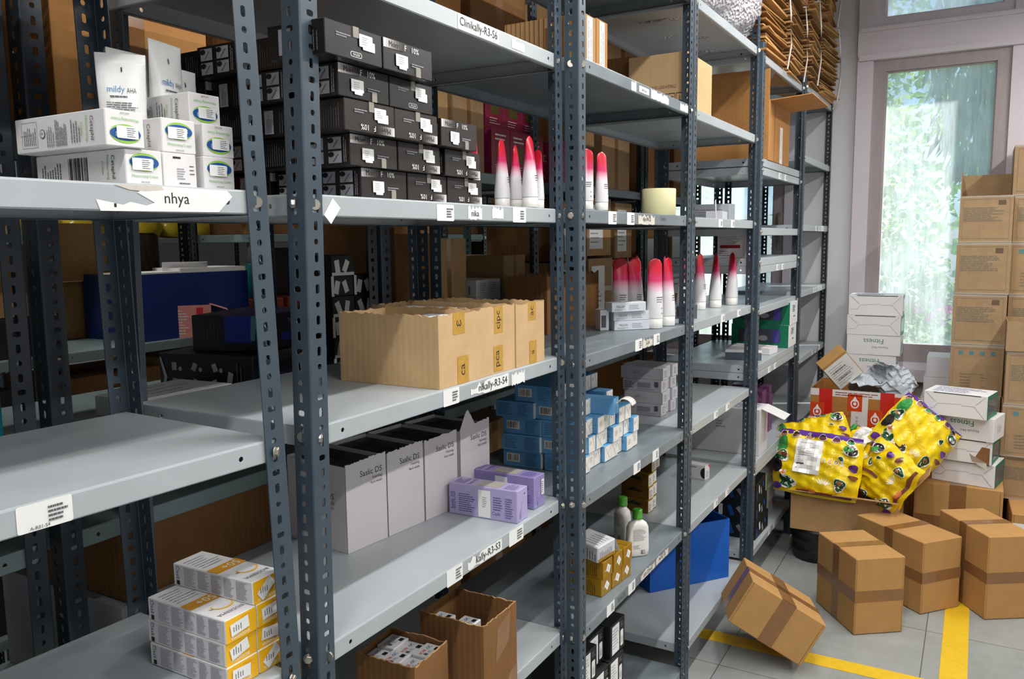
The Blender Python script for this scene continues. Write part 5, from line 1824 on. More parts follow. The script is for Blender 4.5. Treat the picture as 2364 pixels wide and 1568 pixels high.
def mailer(label, loc, w, h, t, rot, seed, white_label=True, word=None):
    """stuffed plastic mailer: a pillow with crimped seams; printed motifs follow its surface"""
    q = random.Random(seed)
    ph = [q.uniform(0, 6.28) for _ in range(8)]

    def S(u, v_, side, lift=0.):
        a, b_ = 2 * u - 1, 2 * v_ - 1
        e = max(0, 1 - abs(a) ** 3.2) ** .6 * max(0, 1 - abs(b_) ** 3.2) ** .6
        wr = .006 * math.sin(5 * a + 7 * b_ + ph[0]) + .005 * math.sin(11 * a - 5 * b_ + ph[1]) + .005 * math.sin(17 * b_ + 9 * a + ph[2]) + .004 * math.sin(23 * a + ph[3])
        edge = .012 * math.sin(9 * b_ + ph[4]) * (abs(a) ** 4) + .012 * math.sin(7 * a + ph[5]) * (abs(b_) ** 4)
        y = side * (t / 2 * e + wr * min(1, e * 1.6) + lift) + edge
        k = 1 - .08 * e
        return (a * w / 2 * (1 - .05 * b_ * b_), y, b_ * h / 2 * (1 - .05 * a * a) * k)
    o = empty('mailer_bag', label, 'mailer bag', loc, 0, 'yellow plastic mailer bags')
    o.rotation_euler = [R(x) for x in rot]
    mb = MB()
    n = 30
    for side in (-1, 1):
        base = len(mb.v)
        for i in range(n + 1):
            for j in range(n + 1):
                mb.v.append(S(i / n, j / n, side))
        for i in range(n):
            for j in range(n):
                f_ = (base + i * (n + 1) + j, base + (i + 1) * (n + 1) + j, base + (i + 1) * (n + 1) + j + 1, base + i * (n + 1) + j + 1)
                mb.f.append(f_ if side < 0 else f_[::-1]); mb.mi.append(mb._m(YELB)); mb.smooth.append(True)
    lay = [0]

    def blob(cu, cv, ru, rv, mat, m_=14, rot_=0, wob=.15, lob=3):
        lay[0] += 1
        L0 = .0012 + .00035 * lay[0]
        c, s = math.cos(R(rot_)), math.sin(R(rot_))
        rings = []
        for r_ in (0, .5, 1):
            ring_ = []
            for k in range(m_):
                an = 2 * math.pi * k / m_
                rr = r_ * (1 + wob * math.sin(lob * an + cu * 40))
                x_, y_ = ru * rr * math.cos(an), rv * rr * math.sin(an)
                u_, v2 = min(.99, max(.01, cu + x_ * c - y_ * s)), min(.99, max(.01, cv + x_ * s + y_ * c))
                ring_.append(S(u_, v2, -1, L0))
            rings.append(ring_)
        for k in range(m_):
            k2 = (k + 1) % m_
            mb.poly([rings[0][0], rings[1][k], rings[1][k2]], mat, True)
            mb.poly([rings[1][k], rings[2][k], rings[2][k2], rings[1][k2]], mat, True)

    def patch(u0, v0, u1, v1, mat, m_=8):
        lay[0] += 1
        L0 = .0012 + .00035 * lay[0]
        for i in range(m_):
            for j in range(m_):
                U = [u0 + (u1 - u0) * (i + a) / m_ for a in (0, 1)]; V = [v0 + (v1 - v0) * (j + a) / m_ for a in (0, 1)]
                mb.poly([S(U[0], V[0], -1, L0), S(U[1], V[0], -1, L0), S(U[1], V[1], -1, L0), S(U[0], V[1], -1, L0)], mat, True)
    F_ = FILM
    # seam strip, corner colours, leaf and figure shaped motifs
    patch(.0, .93, 1, 1, F_['purple'])
    for k in range(6):
        u_ = .06 + .16 * k
        blob(u_, .92, .05, .05, F_['white']); blob(u_, .92, .042, .042, F_[q.choice(('skin', 'brown', 'green'))]); blob(u_, .945, .034, .022, F_['black'])
    blob(.08, .75, .07, .14, F_['green'], wob=.05); blob(.10, .55, .085, .10, F_['white']); blob(.10, .55, .075, .09, F_['dgreen']); blob(.08, .58, .03, .04, F_['skin']); blob(.13, .57, .03, .04, F_['brown'])
    blob(.06, .38, .06, .12, F_['black'], wob=.05)
    blob(.14, .27, .04, .05, F_['white']); blob(.14, .26, .03, .02, F_['orange']); blob(.14, .29, .012, .03, F_['orange'])
    blob(.2, .13, .10, .09, F_['white']); blob(.2, .13, .092, .08, F_['dgreen'], lob=5); blob(.13, .17, .02, .07, F_['dgreen'], rot_=25)
    blob(.06, .06, .07, .05, F_['purple'], wob=.05)
    patch(.3, .02, .95, .055, F_['brown'])
    blob(.45, .05, .10, .025, F_['orange'])
    for k in range(7):
        blob(.62 + .016 * (k - 3) * 1.2, .20 + .012 * (3 - abs(k - 3)), .006, .05, F_['white'], 8, rot_=(3 - k) * 14, wob=0)
    blob(.80, .2, .07, .10, F_['white']); blob(.80, .2, .062, .09, F_['dgreen']); blob(.80, .22, .03, .035, F_['skin'])
    blob(.78, .62, .03, .05, F_['white'], rot_=20); blob(.78, .62, .024, .042, F_['dgreen'], rot_=20)
    blob(.88, .78, .08, .10, F_['white']); blob(.88, .78, .07, .09, F_['black'], wob=.05); blob(.84, .80, .045, .05, F_['green'])
    blob(.92, .5, .05, .06, F_['purple']); blob(.93, .35, .05, .04, F_['brown'])
    if white_label:
        patch(.26, .30, .56, .86, F_['white'])
        L1 = lay[0] + 1
        for k in range(9):
            lay[0] = L1; v2 = .80 - .035 * k
            patch(.28, v2, .28 + q.uniform(.15, .26), v2 + .006, INKL, 3)
        for k in range(2):
            lay[0] = L1; patch(.28, .37 + .06 * k, .38, .40 + .06 * k, INKG, 3)
    if word:
        for k, ch in enumerate(word):
            vs, fs, tw, th = text_geo(ch)
            lay[0] += 1
            L0 = .0016 + .00035 * lay[0]
            for sc_, mt in ((1.25, F_['white']), (1.0, (F_['pale'], F_['orange'], F_['purple'], F_['pale'], F_['purple'])[k % 5])):
                mb.mesh([S(.60 + .065 * k + x_ * .09 * sc_, .55 + y_ * .14 * sc_, -1, L0 + (.0008 if sc_ == 1 else 0)) for x_, y_ in vs], fs, mt)
    body = mb.build('bag_film', o)
    return o


mailer('yellow mailer with a large white label, front left of the heap', (4.235, .655, .52), .42, .33, .12, (-22, 2, -92), 1, True, 'ndos')
mailer('yellow mailer crumpled behind the labelled one at the heap back left', (4.42, .70, .60), .36, .30, .12, (-48, -16, -80), 2, False)
mailer('yellow mailer lying flat in the middle of the heap, white label on top', (4.40, .44, .57), .36, .30, .12, (-62, 10, -120), 3, True, 'dos')
mailer('yellow mailer at the upper right of the heap, peaked upward', (4.47, .235, .66), .34, .34, .13, (-30, 40, -86), 4, False)
mailer('yellow mailer bulging at the lower right of the heap', (4.285, .345, .49), .30, .30, .15, (-24, -62, -98), 5, False)

# ------------------------------------------------------------------ red taped carton with parcels, standing by the wall
o = shipping('plain brown carton beneath the carton with red tape', (4.77, .80, .002), (.56, .42, .40), -90, bands='X', group='cartons stacked by the end wall')
REDT = M('red_parcel_tape', (200, 34, 24), .2, spec=.6)
REDO = M('orange_red_label', (206, 66, 24), .35)
TAPEW = M('white_print_tape', (222, 216, 214), .25)
DRK = M('dark_red_ink', (120, 30, 34), .5)
KR3 = corrugated('parcel_carton_board', (176, 120, 62), scale=200, strength=.1)
o = open_carton('cardboard_box', 'open brown carton wrapped in red and white parcel tape', (4.76, .785, .4035), (.50, .40, .415), -90, KR3, torn=.006, seed=6)
b = MB(); f = Face(b, (0, 0, 0), (1, 0, 0), (0, 0, 1), .5, .415)
f.rect(0, .375, .5, .414, TAPEW)
f.rect(.045, .10, .115, .415, REDT); f.rect(.36, .10, .43, .415, REDT)
b.build('red_tape', o)
b = MB(); f = Face(b, (0, 0, 0), (1, 0, 0), (0, 0, 1), .5, .415); f.k = 5
f.rect(.215, .0, .30, .40, TAPEW)
f.text('IF SEAL IS BROKEN', .245, .2, .012, DRK, -90, fit=.3); f.text('FRAGILE', .275, .16, .018, DRK, -90)
f.lines(.13, .38, .35, .405, 2, DRK, .3)
b.build('white_tape', o)
b = MB(); f = Face(b, (0, 0, 0), (1, 0, 0), (0, 0, 1), .5, .415); f.k = 8
for u_, v_ in ((.195, .30), (.43, .30), (.30, .22), (.0, .24)):
    f.rect(u_, v_, u_ + .075, v_ + .095, REDO)
    f.ell(u_ + .0375, v_ + .042, .022, .026, WHITE); f.ell(u_ + .0375, v_ + .042, .016, .019, REDO); f.shape([(u_ + .022, v_ + .055), (u_ + .053, v_ + .055), (u_ + .0375, v_ + .085)], WHITE); f.ell(u_ + .0375, v_ + .042, .008, .009, WHITE)
f.text('FRAGILE', .165, .28, .022, REDO, 0, fit=.1)
b.build('fragile_sticker', o)
b = MB(); b.box(0, 0, 0, .004, .4, .07, KR3); 
o2 = empty('parcel', 'small brown parcel with a white address label sticking out of the red taped carton', 'parcel', (4.84, .64, .80))
o2.rotation_euler = (R(30), R(-42), R(-72))
b = MB(); b.cbox(.16, .07, .21, .002, CART); b.build('box_body', o2)
b = MB(); f = Face(b, (0, 0, 0), (1, 0, 0), (0, 0, 1), .16, .21); f.rect(.004, .004, .156, .19, WHITE); f.lines(.015, .02, .14, .17, 9, INKL, .25); f.bars(.03, .12, .11, .135, 18, INK); f.bars(.03, .06, .11, .075, 18, INK); b.build('address_label', o2)


def crumple(name, label, loc, w, h, rot, seed, mat):
    q = random.Random(seed)
    mb = MB()
    n = 16
    hs = [[q.uniform(-.03, .03) for _ in range(n + 1)] for _ in range(n + 1)]
    base = len(mb.v)
    for i in range(n + 1):
        for j in range(n + 1):
            a, b_ = i / n - .5, j / n - .5
            mb.v.append((a * w, .08 * math.sin(a * 5 + seed) * math.cos(b_ * 4) + hs[i][j] * .6, b_ * h - .5 * w * a * a))
    for i in range(n):
        for j in range(n):
            mb.poly([mb.v[base + i * (n + 1) + j], mb.v[base + (i + 1) * (n + 1) + j], mb.v[base + (i + 1) * (n + 1) + j + 1], mb.v[base + i * (n + 1) + j + 1]], mat)
    o = mb.build(name, None, loc, [R(x) for x in rot])
    s = o.modifiers.new('film', 'SOLIDIFY'); s.thickness = .004
    return setp(o, label, 'plastic bag')


FILMG = M('silver_grey_film', (196, 204, 212), .15, noise=.2, nscale=14)
crumple('courier_bag', 'crumpled silvery courier bag in the red taped carton, front one', (4.90, .45, .80), .34, .20, (55, 8, -95), 3, FILMG)
crumple('courier_bag', 'crumpled silvery courier bag peaking at the back of the red taped carton', (4.98, .40, .84), .24, .22, (20, 35, -80), 4, FILMG)

# ------------------------------------------------------------------ white fitness boxes
FITW = M('fitness_box_white', (232, 230, 230), .45)
FITT = M('fitness_green_ink', (0, 122, 98), .5)


def fit_decor(kind):
    def go(fr):
        f, r, t = fr['F'], fr['R'], fr['T']
        w, h = f.w, f.h
        if kind == 'word':
            f.text('Fitness', w * .5, h * .70, h * .24, FITT, 180, fit=w * .54)
            f.text('Nutrolis PRO', w * .62, h * .40, h * .10, INKG, 180, fit=w * .3)
            f.lines(w * .4, h * .05, w * .55, h * .07, 1, INKL, .5)
        else:
            for (a, b_), (c, d) in (((.02, .28), (.16, .28)), ((.16, .28), (.22, .5)), ((.22, .5), (.60, .56)), ((.60, .5), (.80, .52)), ((.80, .52), (.96, .04)), ((.03, .95), (.2, .55)), ((.97, .95), (.82, .58))):
                dx, dy = (c - a) * w, (d - b_) * h
                L = math.hypot(dx, dy); nx, ny = -dy / L * .0009, dx / L * .0009
                f.shape([(a * w - nx, b_ * h - ny), (c * w - nx, d * h - ny), (c * w + nx, d * h + ny), (a * w + nx, b_ * h + ny)], INKL)
            f.rect(w * .15, h * .955, w * .9, h * .99, M('dark_green_black', (20, 50, 44), .5))
        if kind != 'word':
            r.rect(0, 0, r.w, h, GRNB); r.rrect(r.w * .12, h * .18, r.w * .88, h * .82, .006, WIN)
        else:
            r.lines(r.w * .3, h * .3, r.w * .7, h * .7, 4, INKL, .3, True)
        t.lines(w * .1, t.h * .1, w * .9, t.h * .9, 5, M('pastel_print', (120, 110, 160), .5), .4)
    return go


shipping('plain brown carton standing under the tall white fitness stack by the wall', (5.19, .70, .002), (.34, .32, .40), -90, bands='X', group='cartons stacked by the end wall')
shipping('plain brown carton, upper one under the tall white fitness stack by the wall', (5.19, .69, .4035), (.34, .32, .44), -90, bands='X', group='cartons stacked by the end wall')
G = 'white fitness boxes by the window'
for k, (kd, dy) in enumerate((('word', .02), ('word', 0), ('fold', .003), ('fold', -.004))):
    box('fitness_box', 'white fitness box in the stack below the window frame, %s' % ('lowest, half hidden by parcels', 'second from the bottom', 'third from the bottom', 'topmost')[k], 'box', (5.20, .662 + dy, .8445 + .1182 * k), (.292, .2, .1172), -90 + (1, 0, -1, 2)[k], FITW, fit_decor(kd), G)
G = 'white fitness boxes on the wide carton'
for k, (kd, dx, dy, rz) in enumerate((('fold', .02, -.02, -102), ('fold', 0, .0, -100), ('word', .005, -.005, -104), ('fold', -.05, .03, -103))):
    o = box('fitness_box', 'white fitness box on the wide brown carton, %s of four' % ('bottom', 'second', 'third', 'topmost')[k], 'box', (4.60 + dx, .175 + dy, .4135 + .1182 * k), (.285, .2, .1172), rz, FITW, fit_decor(kd), G)
    if k == 1:
        b = MB(); b.poly([(.20, -.002, .01), (.275, -.002, .0), (.275, -.002, .085), (.24, -.002, .088)], KRAFTD)
        b.poly([(.20, -.003, .01), (.275, -.05, -.012), (.27, -.045, .02), (.19, -.03, .055)], CREAMW); b.build('torn_flap', o)
G = 'plain white boxes behind the fitness stack'
shipping('plain brown carton low behind the fitness stack, under plain white boxes', (5.16, .27, .002), (.32, .30, .62), -90, bands='X', group='cartons stacked by the end wall')
for k in range(3):
    box('plain_white_box', 'plain white box under the window sill, %s of three' % ('bottom', 'middle', 'top')[k], 'box', (5.16, .252 - .012 * k, .6235 + .1182 * k), (.19, .22, .1172), -90, CARDG, None, G)

# ------------------------------------------------------------------ tall stacks of grey brown cartons at the right edge
GKR = corrugated('old_grey_carton_board', (168, 140, 106), scale=160, strength=.08, noise=.14)
GINK = M('faded_grey_ink', (126, 116, 98), .8)
TEALI = M('faded_teal_ink', (84, 132, 140), .8)


def old_decor(k):
    def go(fr):
        f = fr['F']
        w, h = f.w, f.h
        for a, b_, c, d in ((.06, .08, .94, .09), (.06, .92, .94, .93), (.06, .08, .066, .93), (.934, .08, .94, .93)):
            f.rect(w * a, h * b_, w * c, h * d, GINK)
        if k % 2 == 0:
            f.lines(w * .08, h * .45, w * .92, h * .76, 9, GINK, .55, seed=k); f.rect(w * .72, h * .8, w * .86, h * .9, M('brown_ink', (104, 82, 60), .8))
        else:
            for q in range(4):
                f.rect(w * (.16 + .2 * q), h * .80, w * (.24 + .2 * q), h * .88, TEALI)
            f.lines(w * .2, h * .15, w * .8, h * .45, 5, GINK, .3, seed=k)
        f.rect(w * .40, h * .1, w * .60, h * .42, GKR)
        f.rect(0, h * .96, w, h, TAPEC); f.rect(0, 0, w, h * .03, TAPEC)
    return go


G = 'old grey brown cartons stacked by the window'
zz = [0.002, .265, .53, .80, 1.075, 1.347]
for k in range(5):
    hh = zz[k + 1] - zz[k] - .0015
    if k >= 3:
        box('old_carton', 'old grey brown carton in the left tall stack, %s' % ('fourth from the floor', 'second below the open one')[k - 3] if k == 3 else 'old grey brown carton in the left tall stack, just below the open carton at the top', 'carton', (5.0, .108, zz[k]), (.25, .36, hh), -90, GKR, old_decor(k), G)
    else:
        box('old_carton', 'old grey brown carton in the left tall stack, %s' % ('on the floor', 'second from the floor', 'third from the floor')[k], 'carton', (5.0, .112, zz[k]), (.25, .36, hh), -90, GKR, old_decor(k), G)
box('old_carton', 'old grey brown carton in the left tall stack, second one down from its open top', 'carton', (5.0, .104, 1.347), (.25, .36, .272), -90 - 1, GKR, old_decor(4), G)
o = open_carton('old_carton', 'open carton with a raised flap crowning the left tall stack by the window', (5.0, .100, 1.6205), (.245, .36, .245), -90, GKR, group=G)
b = MB(); fr = faces(b, .245, .36, .245); old_decor(2)({'F': fr['F']}); b.build('print', o)
b = MB(); b.box(0, .355, .245, .245, .36, .375, GKR); b.build('flap', o)
b = MB(); b.box(0, .0, .245, .004, .36, .37, GKR); b.build('flap', o)
G = 'old grey brown cartons at the right picture edge'
zz = [.302, .53, .80, 1.075]
for k in range(3):
    box('old_carton', 'old grey brown carton in the near right stack, %s' % ('lowest', 'middle', 'top, below the flap carton')[k], 'carton', (4.80 + .02 * (k == 0), -.140 - .004 * k - .01 * (k == 0), zz[k] if k else .302), (.30, .30, (zz[k + 1] - zz[k]) - .0015), -90, GKR, old_decor(k), G)
shipping('old brown carton on the floor under the near right stack', (4.96, -.21, .002), (.3, .3, .298), -90, bands='X', group='cartons stacked by the end wall')
o = open_carton('old_carton', 'open carton with a bare front flap on the near right stack', (4.79, -.142, 1.0755), (.30, .30, .15), -90, GKR, group=G)
zz = [.002, .27, .54, .81, 1.06, 1.34, 1.618, 1.865, 2.13]
for k in range(4, 8):
    box('old_carton', 'old grey brown carton in the far right stack, %s' % ('just above the flap carton', 'second above the flap carton', 'second from its top', 'topmost')[k - 4], 'carton', (5.12, -.150 + .012 * (k % 2), zz[k]), (.30, .36, zz[k + 1] - zz[k] - .0015), -90, GKR, old_decor(k), G)
for k in range(4):
    box('old_carton', 'old grey brown carton at the foot of the far right stack, %s' % ('on the floor', 'second', 'third', 'fourth')[k], 'carton', (5.12, -.155, zz[k]), (.30, .36, zz[k + 1] - zz[k] - .0015), -90, GKR, old_decor(k), G)
# ------------------------------------------------------------------ second row, back to back with the first, and the rows beyond the far aisle
GB = 'racks standing back to back behind the front row'
BL = (.36, .74, 1.14, 1.31, 1.88, 2.27)
RB = [rack('rack behind the left front rack, mostly hidden', -.12, 1.405, .44, BL, 2.5, post=POSTD, shelf=SHELFG, bolts='', group=GB)[0],
      rack('rack behind the middle rack, holding the dark massager cartons', .82, 1.405, .44, BL, 2.5, post=POSTD, shelf=SHELFG, bolts='', group=GB)[0],
      rack('rack behind the middle rack, holding the pink cartons', 1.75, 1.405, .44, BL, 2.5, post=POST, shelf=SHELFG, bolts='', group=GB)[0],
      rack('rack behind the worn grey rack, green posts', 2.83, 1.405, .44, BL, 2.5, post=POSTG, shelf=SHELFW, bolts='', group=GB)[0],
      rack('rack behind the fourth rack, near the rear window', 3.76, 1.405, .44, BL, 2.5, post=POSTD, shelf=SHELFW, bolts='', group=GB)[0]]
GC = 'racks beyond the far aisle'
CL = (.40, .86, 1.298, 1.70, 2.09, 2.475)
for k, x in enumerate((.63, 1.57, 2.51, 3.44, 4.37)):
    rack('rack beyond the far aisle, %s from the left' % ('first', 'second', 'third', 'fourth', 'fifth')[k], x, 2.66, .45, CL if k != 1 else (.40, .86, 1.298, 2.09, 2.475), 2.6, post=POSTD, shelf=SHELFG, bolts='F', group=GC)


def dark_board(k):
    return (KRAFTD, KRAFT, KRAFTB, KRAFTO)[k % 4]


def pale_sheet(fr):
    f = fr['F']
    f.rect(f.w * .12, f.h * .12, f.w * .66, f.h * .88, WHITE)
    f.lines(f.w * .16, f.h * .2, f.w * .6, f.h * .5, 4, INKL, .3, seed=int(f.w * 1e4))
    f.rect(0, f.h * .46, f.w * .12, f.h * .54, TAPE); f.rect(f.w * .66, f.h * .46, f.w, f.h * .54, TAPE)


# massager cartons in dark blue
MASS = M('midnight_card', (14, 16, 30), .3, noise=.06)
MBLUE = M('royal_blue_print', (26, 44, 150), .35)


def mass_decor(kind):
    def go(fr):
        f, l, t = fr['F'], fr['L'], fr['T']
        d, h, w = l.w, l.h, f.w
        if kind == 0:
            for i in range(3):
                for j in range(2):
                    l.rect(d * (.14 + .22 * i), h * (.18 + .4 * j), d * (.19 + .22 * i), h * (.38 + .4 * j), SKETCH, rot=(0, -25, 20)[i]); l.ell(d * (.23 + .22 * i), h * (.22 + .4 * j), d * .02, h * .06, SKETCH, 8)
            l.shape([(d * .01, h * .9), (d * .03, h * .9), (d * .09, h * .4), (d * .04, h * .05), (d * .02, h * .05), (d * .055, h * .4)], SKETCH)
            l.shape([(d * .70, h * .02), (d * .76, h * .02), (d * .80, h * .55), (d * .75, h * .6)], SKETCH)
            l.lines(d * .82, h * .2, d * .9, h * .8, 2, INKG, .3, True)
            f.lines(w * .1, h * .15, w * .6, h * .35, 3, INKL, .3, seed=4); f.text('INTO', w * .72, h * .6, h * .12, SKETCH)
            t.rect(w * .2, t.h * .1, w * .7, t.h * .55, MBLUE)
        else:
            l.rect(d * .45, h * .25, d * .82, h, MBLUE); l.lines(d * .1, h * .15, d * .38, h * .9, 6, INKG, .15, True, seed=3)
            l.shape([(d * .82, h), (d * .9, h), (d * .86, h * .3), (d * .80, h * .3)], TEALI)
            f.text('TOP', w * .5, h * .75, h * .14, SKETCH); f.rect(w * .3, h * .2, w * .5, h * .45, MBLUE); t.rect(w * .1, 0, w, t.h * .8, MBLUE)
    return go


G = 'midnight blue massager cartons'
box('massager_carton', 'midnight blue carton with pale tool pictures, lower of two behind the middle rack', 'carton', (1.30, 1.425, 1.3105), (.30, .26, .095), 12, MASS, mass_decor(0), G, stickers=lambda fr: fr['F'].rect(.19, .03, .24, .08, CREAMW, rot=12))
box('massager_carton', 'midnight blue carton with royal blue panel, upper of two behind the middle rack', 'carton', (1.36, 1.445, 1.4065), (.26, .19, .085), 18, MASS, mass_decor(1), G)
box('flat_white_carton', 'flat white carton lying on the shelf edge behind the middle rack', 'carton', (1.02, 1.412, 1.3105), (.22, .16, .042), 4, CARD, lambda fr: (fr['T'].lines(.02, .02, .2, .14, 4, INKL, .15), fr['F'].lines(.02, .005, .2, .035, 2, INKL, .2)))

# small black cartons with white tags
G = 'small black cartons with white tags'
for c in range(2):
    for r in range(6):
        if c == 1 and r == 5:
            continue
        box('small_black_carton', 'small black carton with two white tags, %s row up, %s column, behind the middle rack' % (('bottom', 'second', 'third', 'fourth', 'fifth', 'top')[r], ('left', 'right')[c]), 'carton', (1.575 + .088 * c + .004 * (r % 2), 1.43, 1.3105 + .053 * r), (.085, .12, .0525), 0, BLACKM,
            lambda fr, r=r: (fr['F'].rect(.012, .006, .03, .04, WHITE, rot=(25, -15, 8)[r % 3]), fr['F'].rect(.045, .008, .062, .04, WHITE, rot=(-12, 22, -28)[r % 3]), fr['F'].rect(0, 0, .085, .008, WHITE) if r % 2 else fr['F'].rect(.0, 0, .01, .052, WHITE), fr['L'].lines(.02, .008, .1, .044, 5, INKL, .3, True)), G)

# white cartons with a red bar
G = 'white cartons with a red bar'
for c in range(2):
    for r in range(4):
        box('white_red_carton', 'white carton with a red bar, %s row up, %s column, behind the middle rack' % (ordn[r], ('left', 'right')[c]), 'carton', (2.26 + .078 * c, 1.425, 1.3105 + .0555 * r), (.076, .22, .055), 0, CARD,
            lambda fr: (fr['L'].lines(.01, .008, .07, .048, 5, INKL, .3), fr['L'].rect(.085, .004, .105, .052, RED), fr['L'].lines(.115, .008, .2, .048, 6, INKG, .4, True), fr['F'].lines(.02, .01, .06, .046, 5, INKL, .3)), G)
# pink cartons on the level above
PINKC = M('magenta_card', (176, 48, 98), .4, noise=.05)
PINKD = M('dark_rose_card', (142, 30, 62), .4, noise=.05)


def just_decor(k):
    def go(fr):
        f, l = fr['F'], fr['L']
        l.text('just', l.w * .42, l.h * .6, l.h * .26, CREAMW, 0, fit=l.w * .6); l.text('100%', l.w * .5, l.h * .18, l.h * .1, CREAMW)
        l.lines(l.w * .2, l.h * .32, l.w * .8, l.h * .38, 1, CREAMW, .3); l.rect(0, 0, l.w, l.h * .04, GOLD)
        for q in range(9):
            l.ell(l.w * (.82 + .03 * math.sin(q * 2.1)), l.h * (.3 + .06 * q), l.w * .014, l.w * .014, VIOD, 6)
        f.rect(f.w * .25, f.h * .3, f.w * .75, f.h * .66, M('olive_photo', (92, 82, 26), .5)); f.lines(f.w * .2, f.h * .72, f.w * .8, f.h * .9, 2, CREAMW, .4, seed=k); f.lines(f.w * .2, f.h * .08, f.w * .8, f.h * .24, 3, CREAMW, .25, seed=k)
    return go


G = 'magenta cartons behind the middle rack'
for k in range(3):
    box('magenta_carton', 'magenta carton with white lettering on the shelf behind the middle rack, %s column, lower' % ('left', 'centre', 'right')[k], 'carton', (2.36 + .125 * k, 1.42, 1.8805), (.122, .30, .155), 0, {'*': PINKC, 'F': PINKD}, just_decor(k), G)
    box('magenta_carton', 'magenta carton with white lettering on the shelf behind the middle rack, %s column, upper' % ('left', 'centre', 'right')[k], 'carton', (2.36 + .122 * k, 1.44, 2.0365), (.12, .28, .155), 0, {'*': PINKC, 'F': PINKD}, just_decor(k), G)
box('magenta_carton', 'magenta carton standing to the right on the shelf behind the worn grey rack', 'carton', (2.90, 1.42, 1.8805), (.13, .2, .16), 0, {'*': PINKC, 'F': PINKD}, just_decor(1), G)

# carton with bottle dividers and a hand-written white one, low behind the uprights
o = open_carton('cardboard_box', 'open brown carton with a grid of bottle dividers, low behind the left uprights', (.95, 1.42, .9605), (.52, .40, .145), 0, KRAFTD, torn=.004, seed=11)
b = MB()
for k in range(1, 6):
    b.box(.086 * k, .006, .03, .086 * k + .003, .394, .125, KRAFTD)
b.build('divider', o)
b = MB()
for k in range(1, 4):
    b.box(.006, .1 * k, .031, .514, .1 * k + .003, .126, KRAFTD)
b.build('divider', o)
box('white_carton', 'whitish carton with pen writing under the divider carton, low behind the left uprights', 'carton', (.93, 1.412, .7405), (.55, .42, .218), 0, M('dirty_white_card', (170, 170, 178), .7, noise=.15), lambda fr: (fr['F'].text('Clara', .12, .18, .035, INK, 3), fr['F'].text('Cipla  AHF', .33, .17, .03, INK, -4, fit=.2), fr['F'].lines(.03, .1, .06, .2, 2, INK, .2, True), fr['F'].rect(0, .15, .55, .152, INKG)))
TEALB = M('teal_card', (0, 112, 130), .4, noise=.08)
for k in range(3):
    box('teal_carton', 'teal carton at the left picture edge, %s of the pile' % ('bottom', 'middle', 'top')[k], 'carton', (.46, 1.43, 1.3105 + .11 * k), (.29, .2, .108), 0, TEALB, None, 'teal cartons at the left edge')
for k in range(2):
    box('teal_carton', 'teal carton low at the left picture edge, %s one' % ('lower', 'upper')[k], 'carton', (.42, 1.45, .7405 + .12 * k), (.3, .24, .118), 0, TEALB, None, 'teal cartons at the left edge')

# brown cartons that fill the second row, the upper ones added to darken it
G = 'brown cartons in the second row'
place = [(.55, .361, .24, .34), (.86, .361, .30, .3), (1.2, .361, .34, .33), (1.80, .361, .36, .33), (2.2, .361, .38, .3), (2.9, .361, .34, .32), (3.3, .361, .32, .3), (3.85, .361, .3, .3),
         (1.55, .741, .26, .3), (1.84, .741, .3, .32), (2.2, .741, .34, .3), (3.9, .741, .36, .3),
         (1.84, 1.311, .17, .4), (2.04, 1.311, .2, .36), (2.45, 1.311, .16, .3),
         (2.95, 1.141, .26, .16), (3.3, 1.141, .24, .16), (2.9, 1.311, .24, .26), (3.16, 1.311, .24, .27), (3.42, 1.311, .2, .26), (2.9, 1.575, .26, .24), (3.18, 1.59, .25, .25), (3.45, 1.575, .2, .25),
         (3.86, 1.311, .3, .4), (4.2, 1.311, .3, .44), (2.98, 2.05, .28, .2), (3.3, 1.881, .34, .36), (3.85, 1.881, .36, .36), (4.25, 1.881, .3, .32),
         (.2, 1.881, .3, .32), (.55, 1.881, .22, .3), (.9, 1.881, .34, .36), (1.3, 1.881, .36, .34), (1.84, 1.881, .3, .36), (2.15, 1.881, .18, .34),
         (.1, 2.271, .34, .3), (.5, 2.271, .26, .3), (.9, 2.271, .4, .32), (1.34, 2.271, .36, .3), (1.84, 2.271, .38, .3), (2.26, 2.271, .36, .26), (2.9, 2.271, .4, .3), (3.34, 2.271, .36, .3), (3.85, 2.271, .38, .32), (4.26, 2.271, .36, .28)]
lvl = {.361: 'on the lowest shelf', .741: 'on the second shelf', 1.141: 'on the third shelf', 1.311: 'on the shelf at chest height', 1.881: 'added on the shelf above head height', 2.271: 'added on the topmost shelf'}
cnt = {}
for k, (x, z, w_, h_) in enumerate(place):
    ln = lvl.get(z, 'stacked on another carton')
    cnt[ln] = cnt.get(ln, 0) + 1
    od = ('first', 'second', 'third', 'fourth', 'fifth', 'sixth', 'seventh', 'eighth', 'ninth', 'tenth', 'eleventh', 'twelfth')[cnt[ln] - 1]
    lab = x > 2.85 and 1.1 < z < 1.8
    box('storage_carton', '%s carton %s of the second rack row, %s from the left' % ('white labelled brown' if lab else 'brown', ln, od), 'carton', (x, 1.43 + .02 * (k % 2), z + .0005), (w_, .34, h_ - .002), (k % 3 - 1) * 1.5, dark_board(k), pale_sheet if lab else (lambda fr: fr['F'].rect(fr['F'].w * .44, 0, fr['F'].w * .56, fr['F'].h, TAPE)), G)

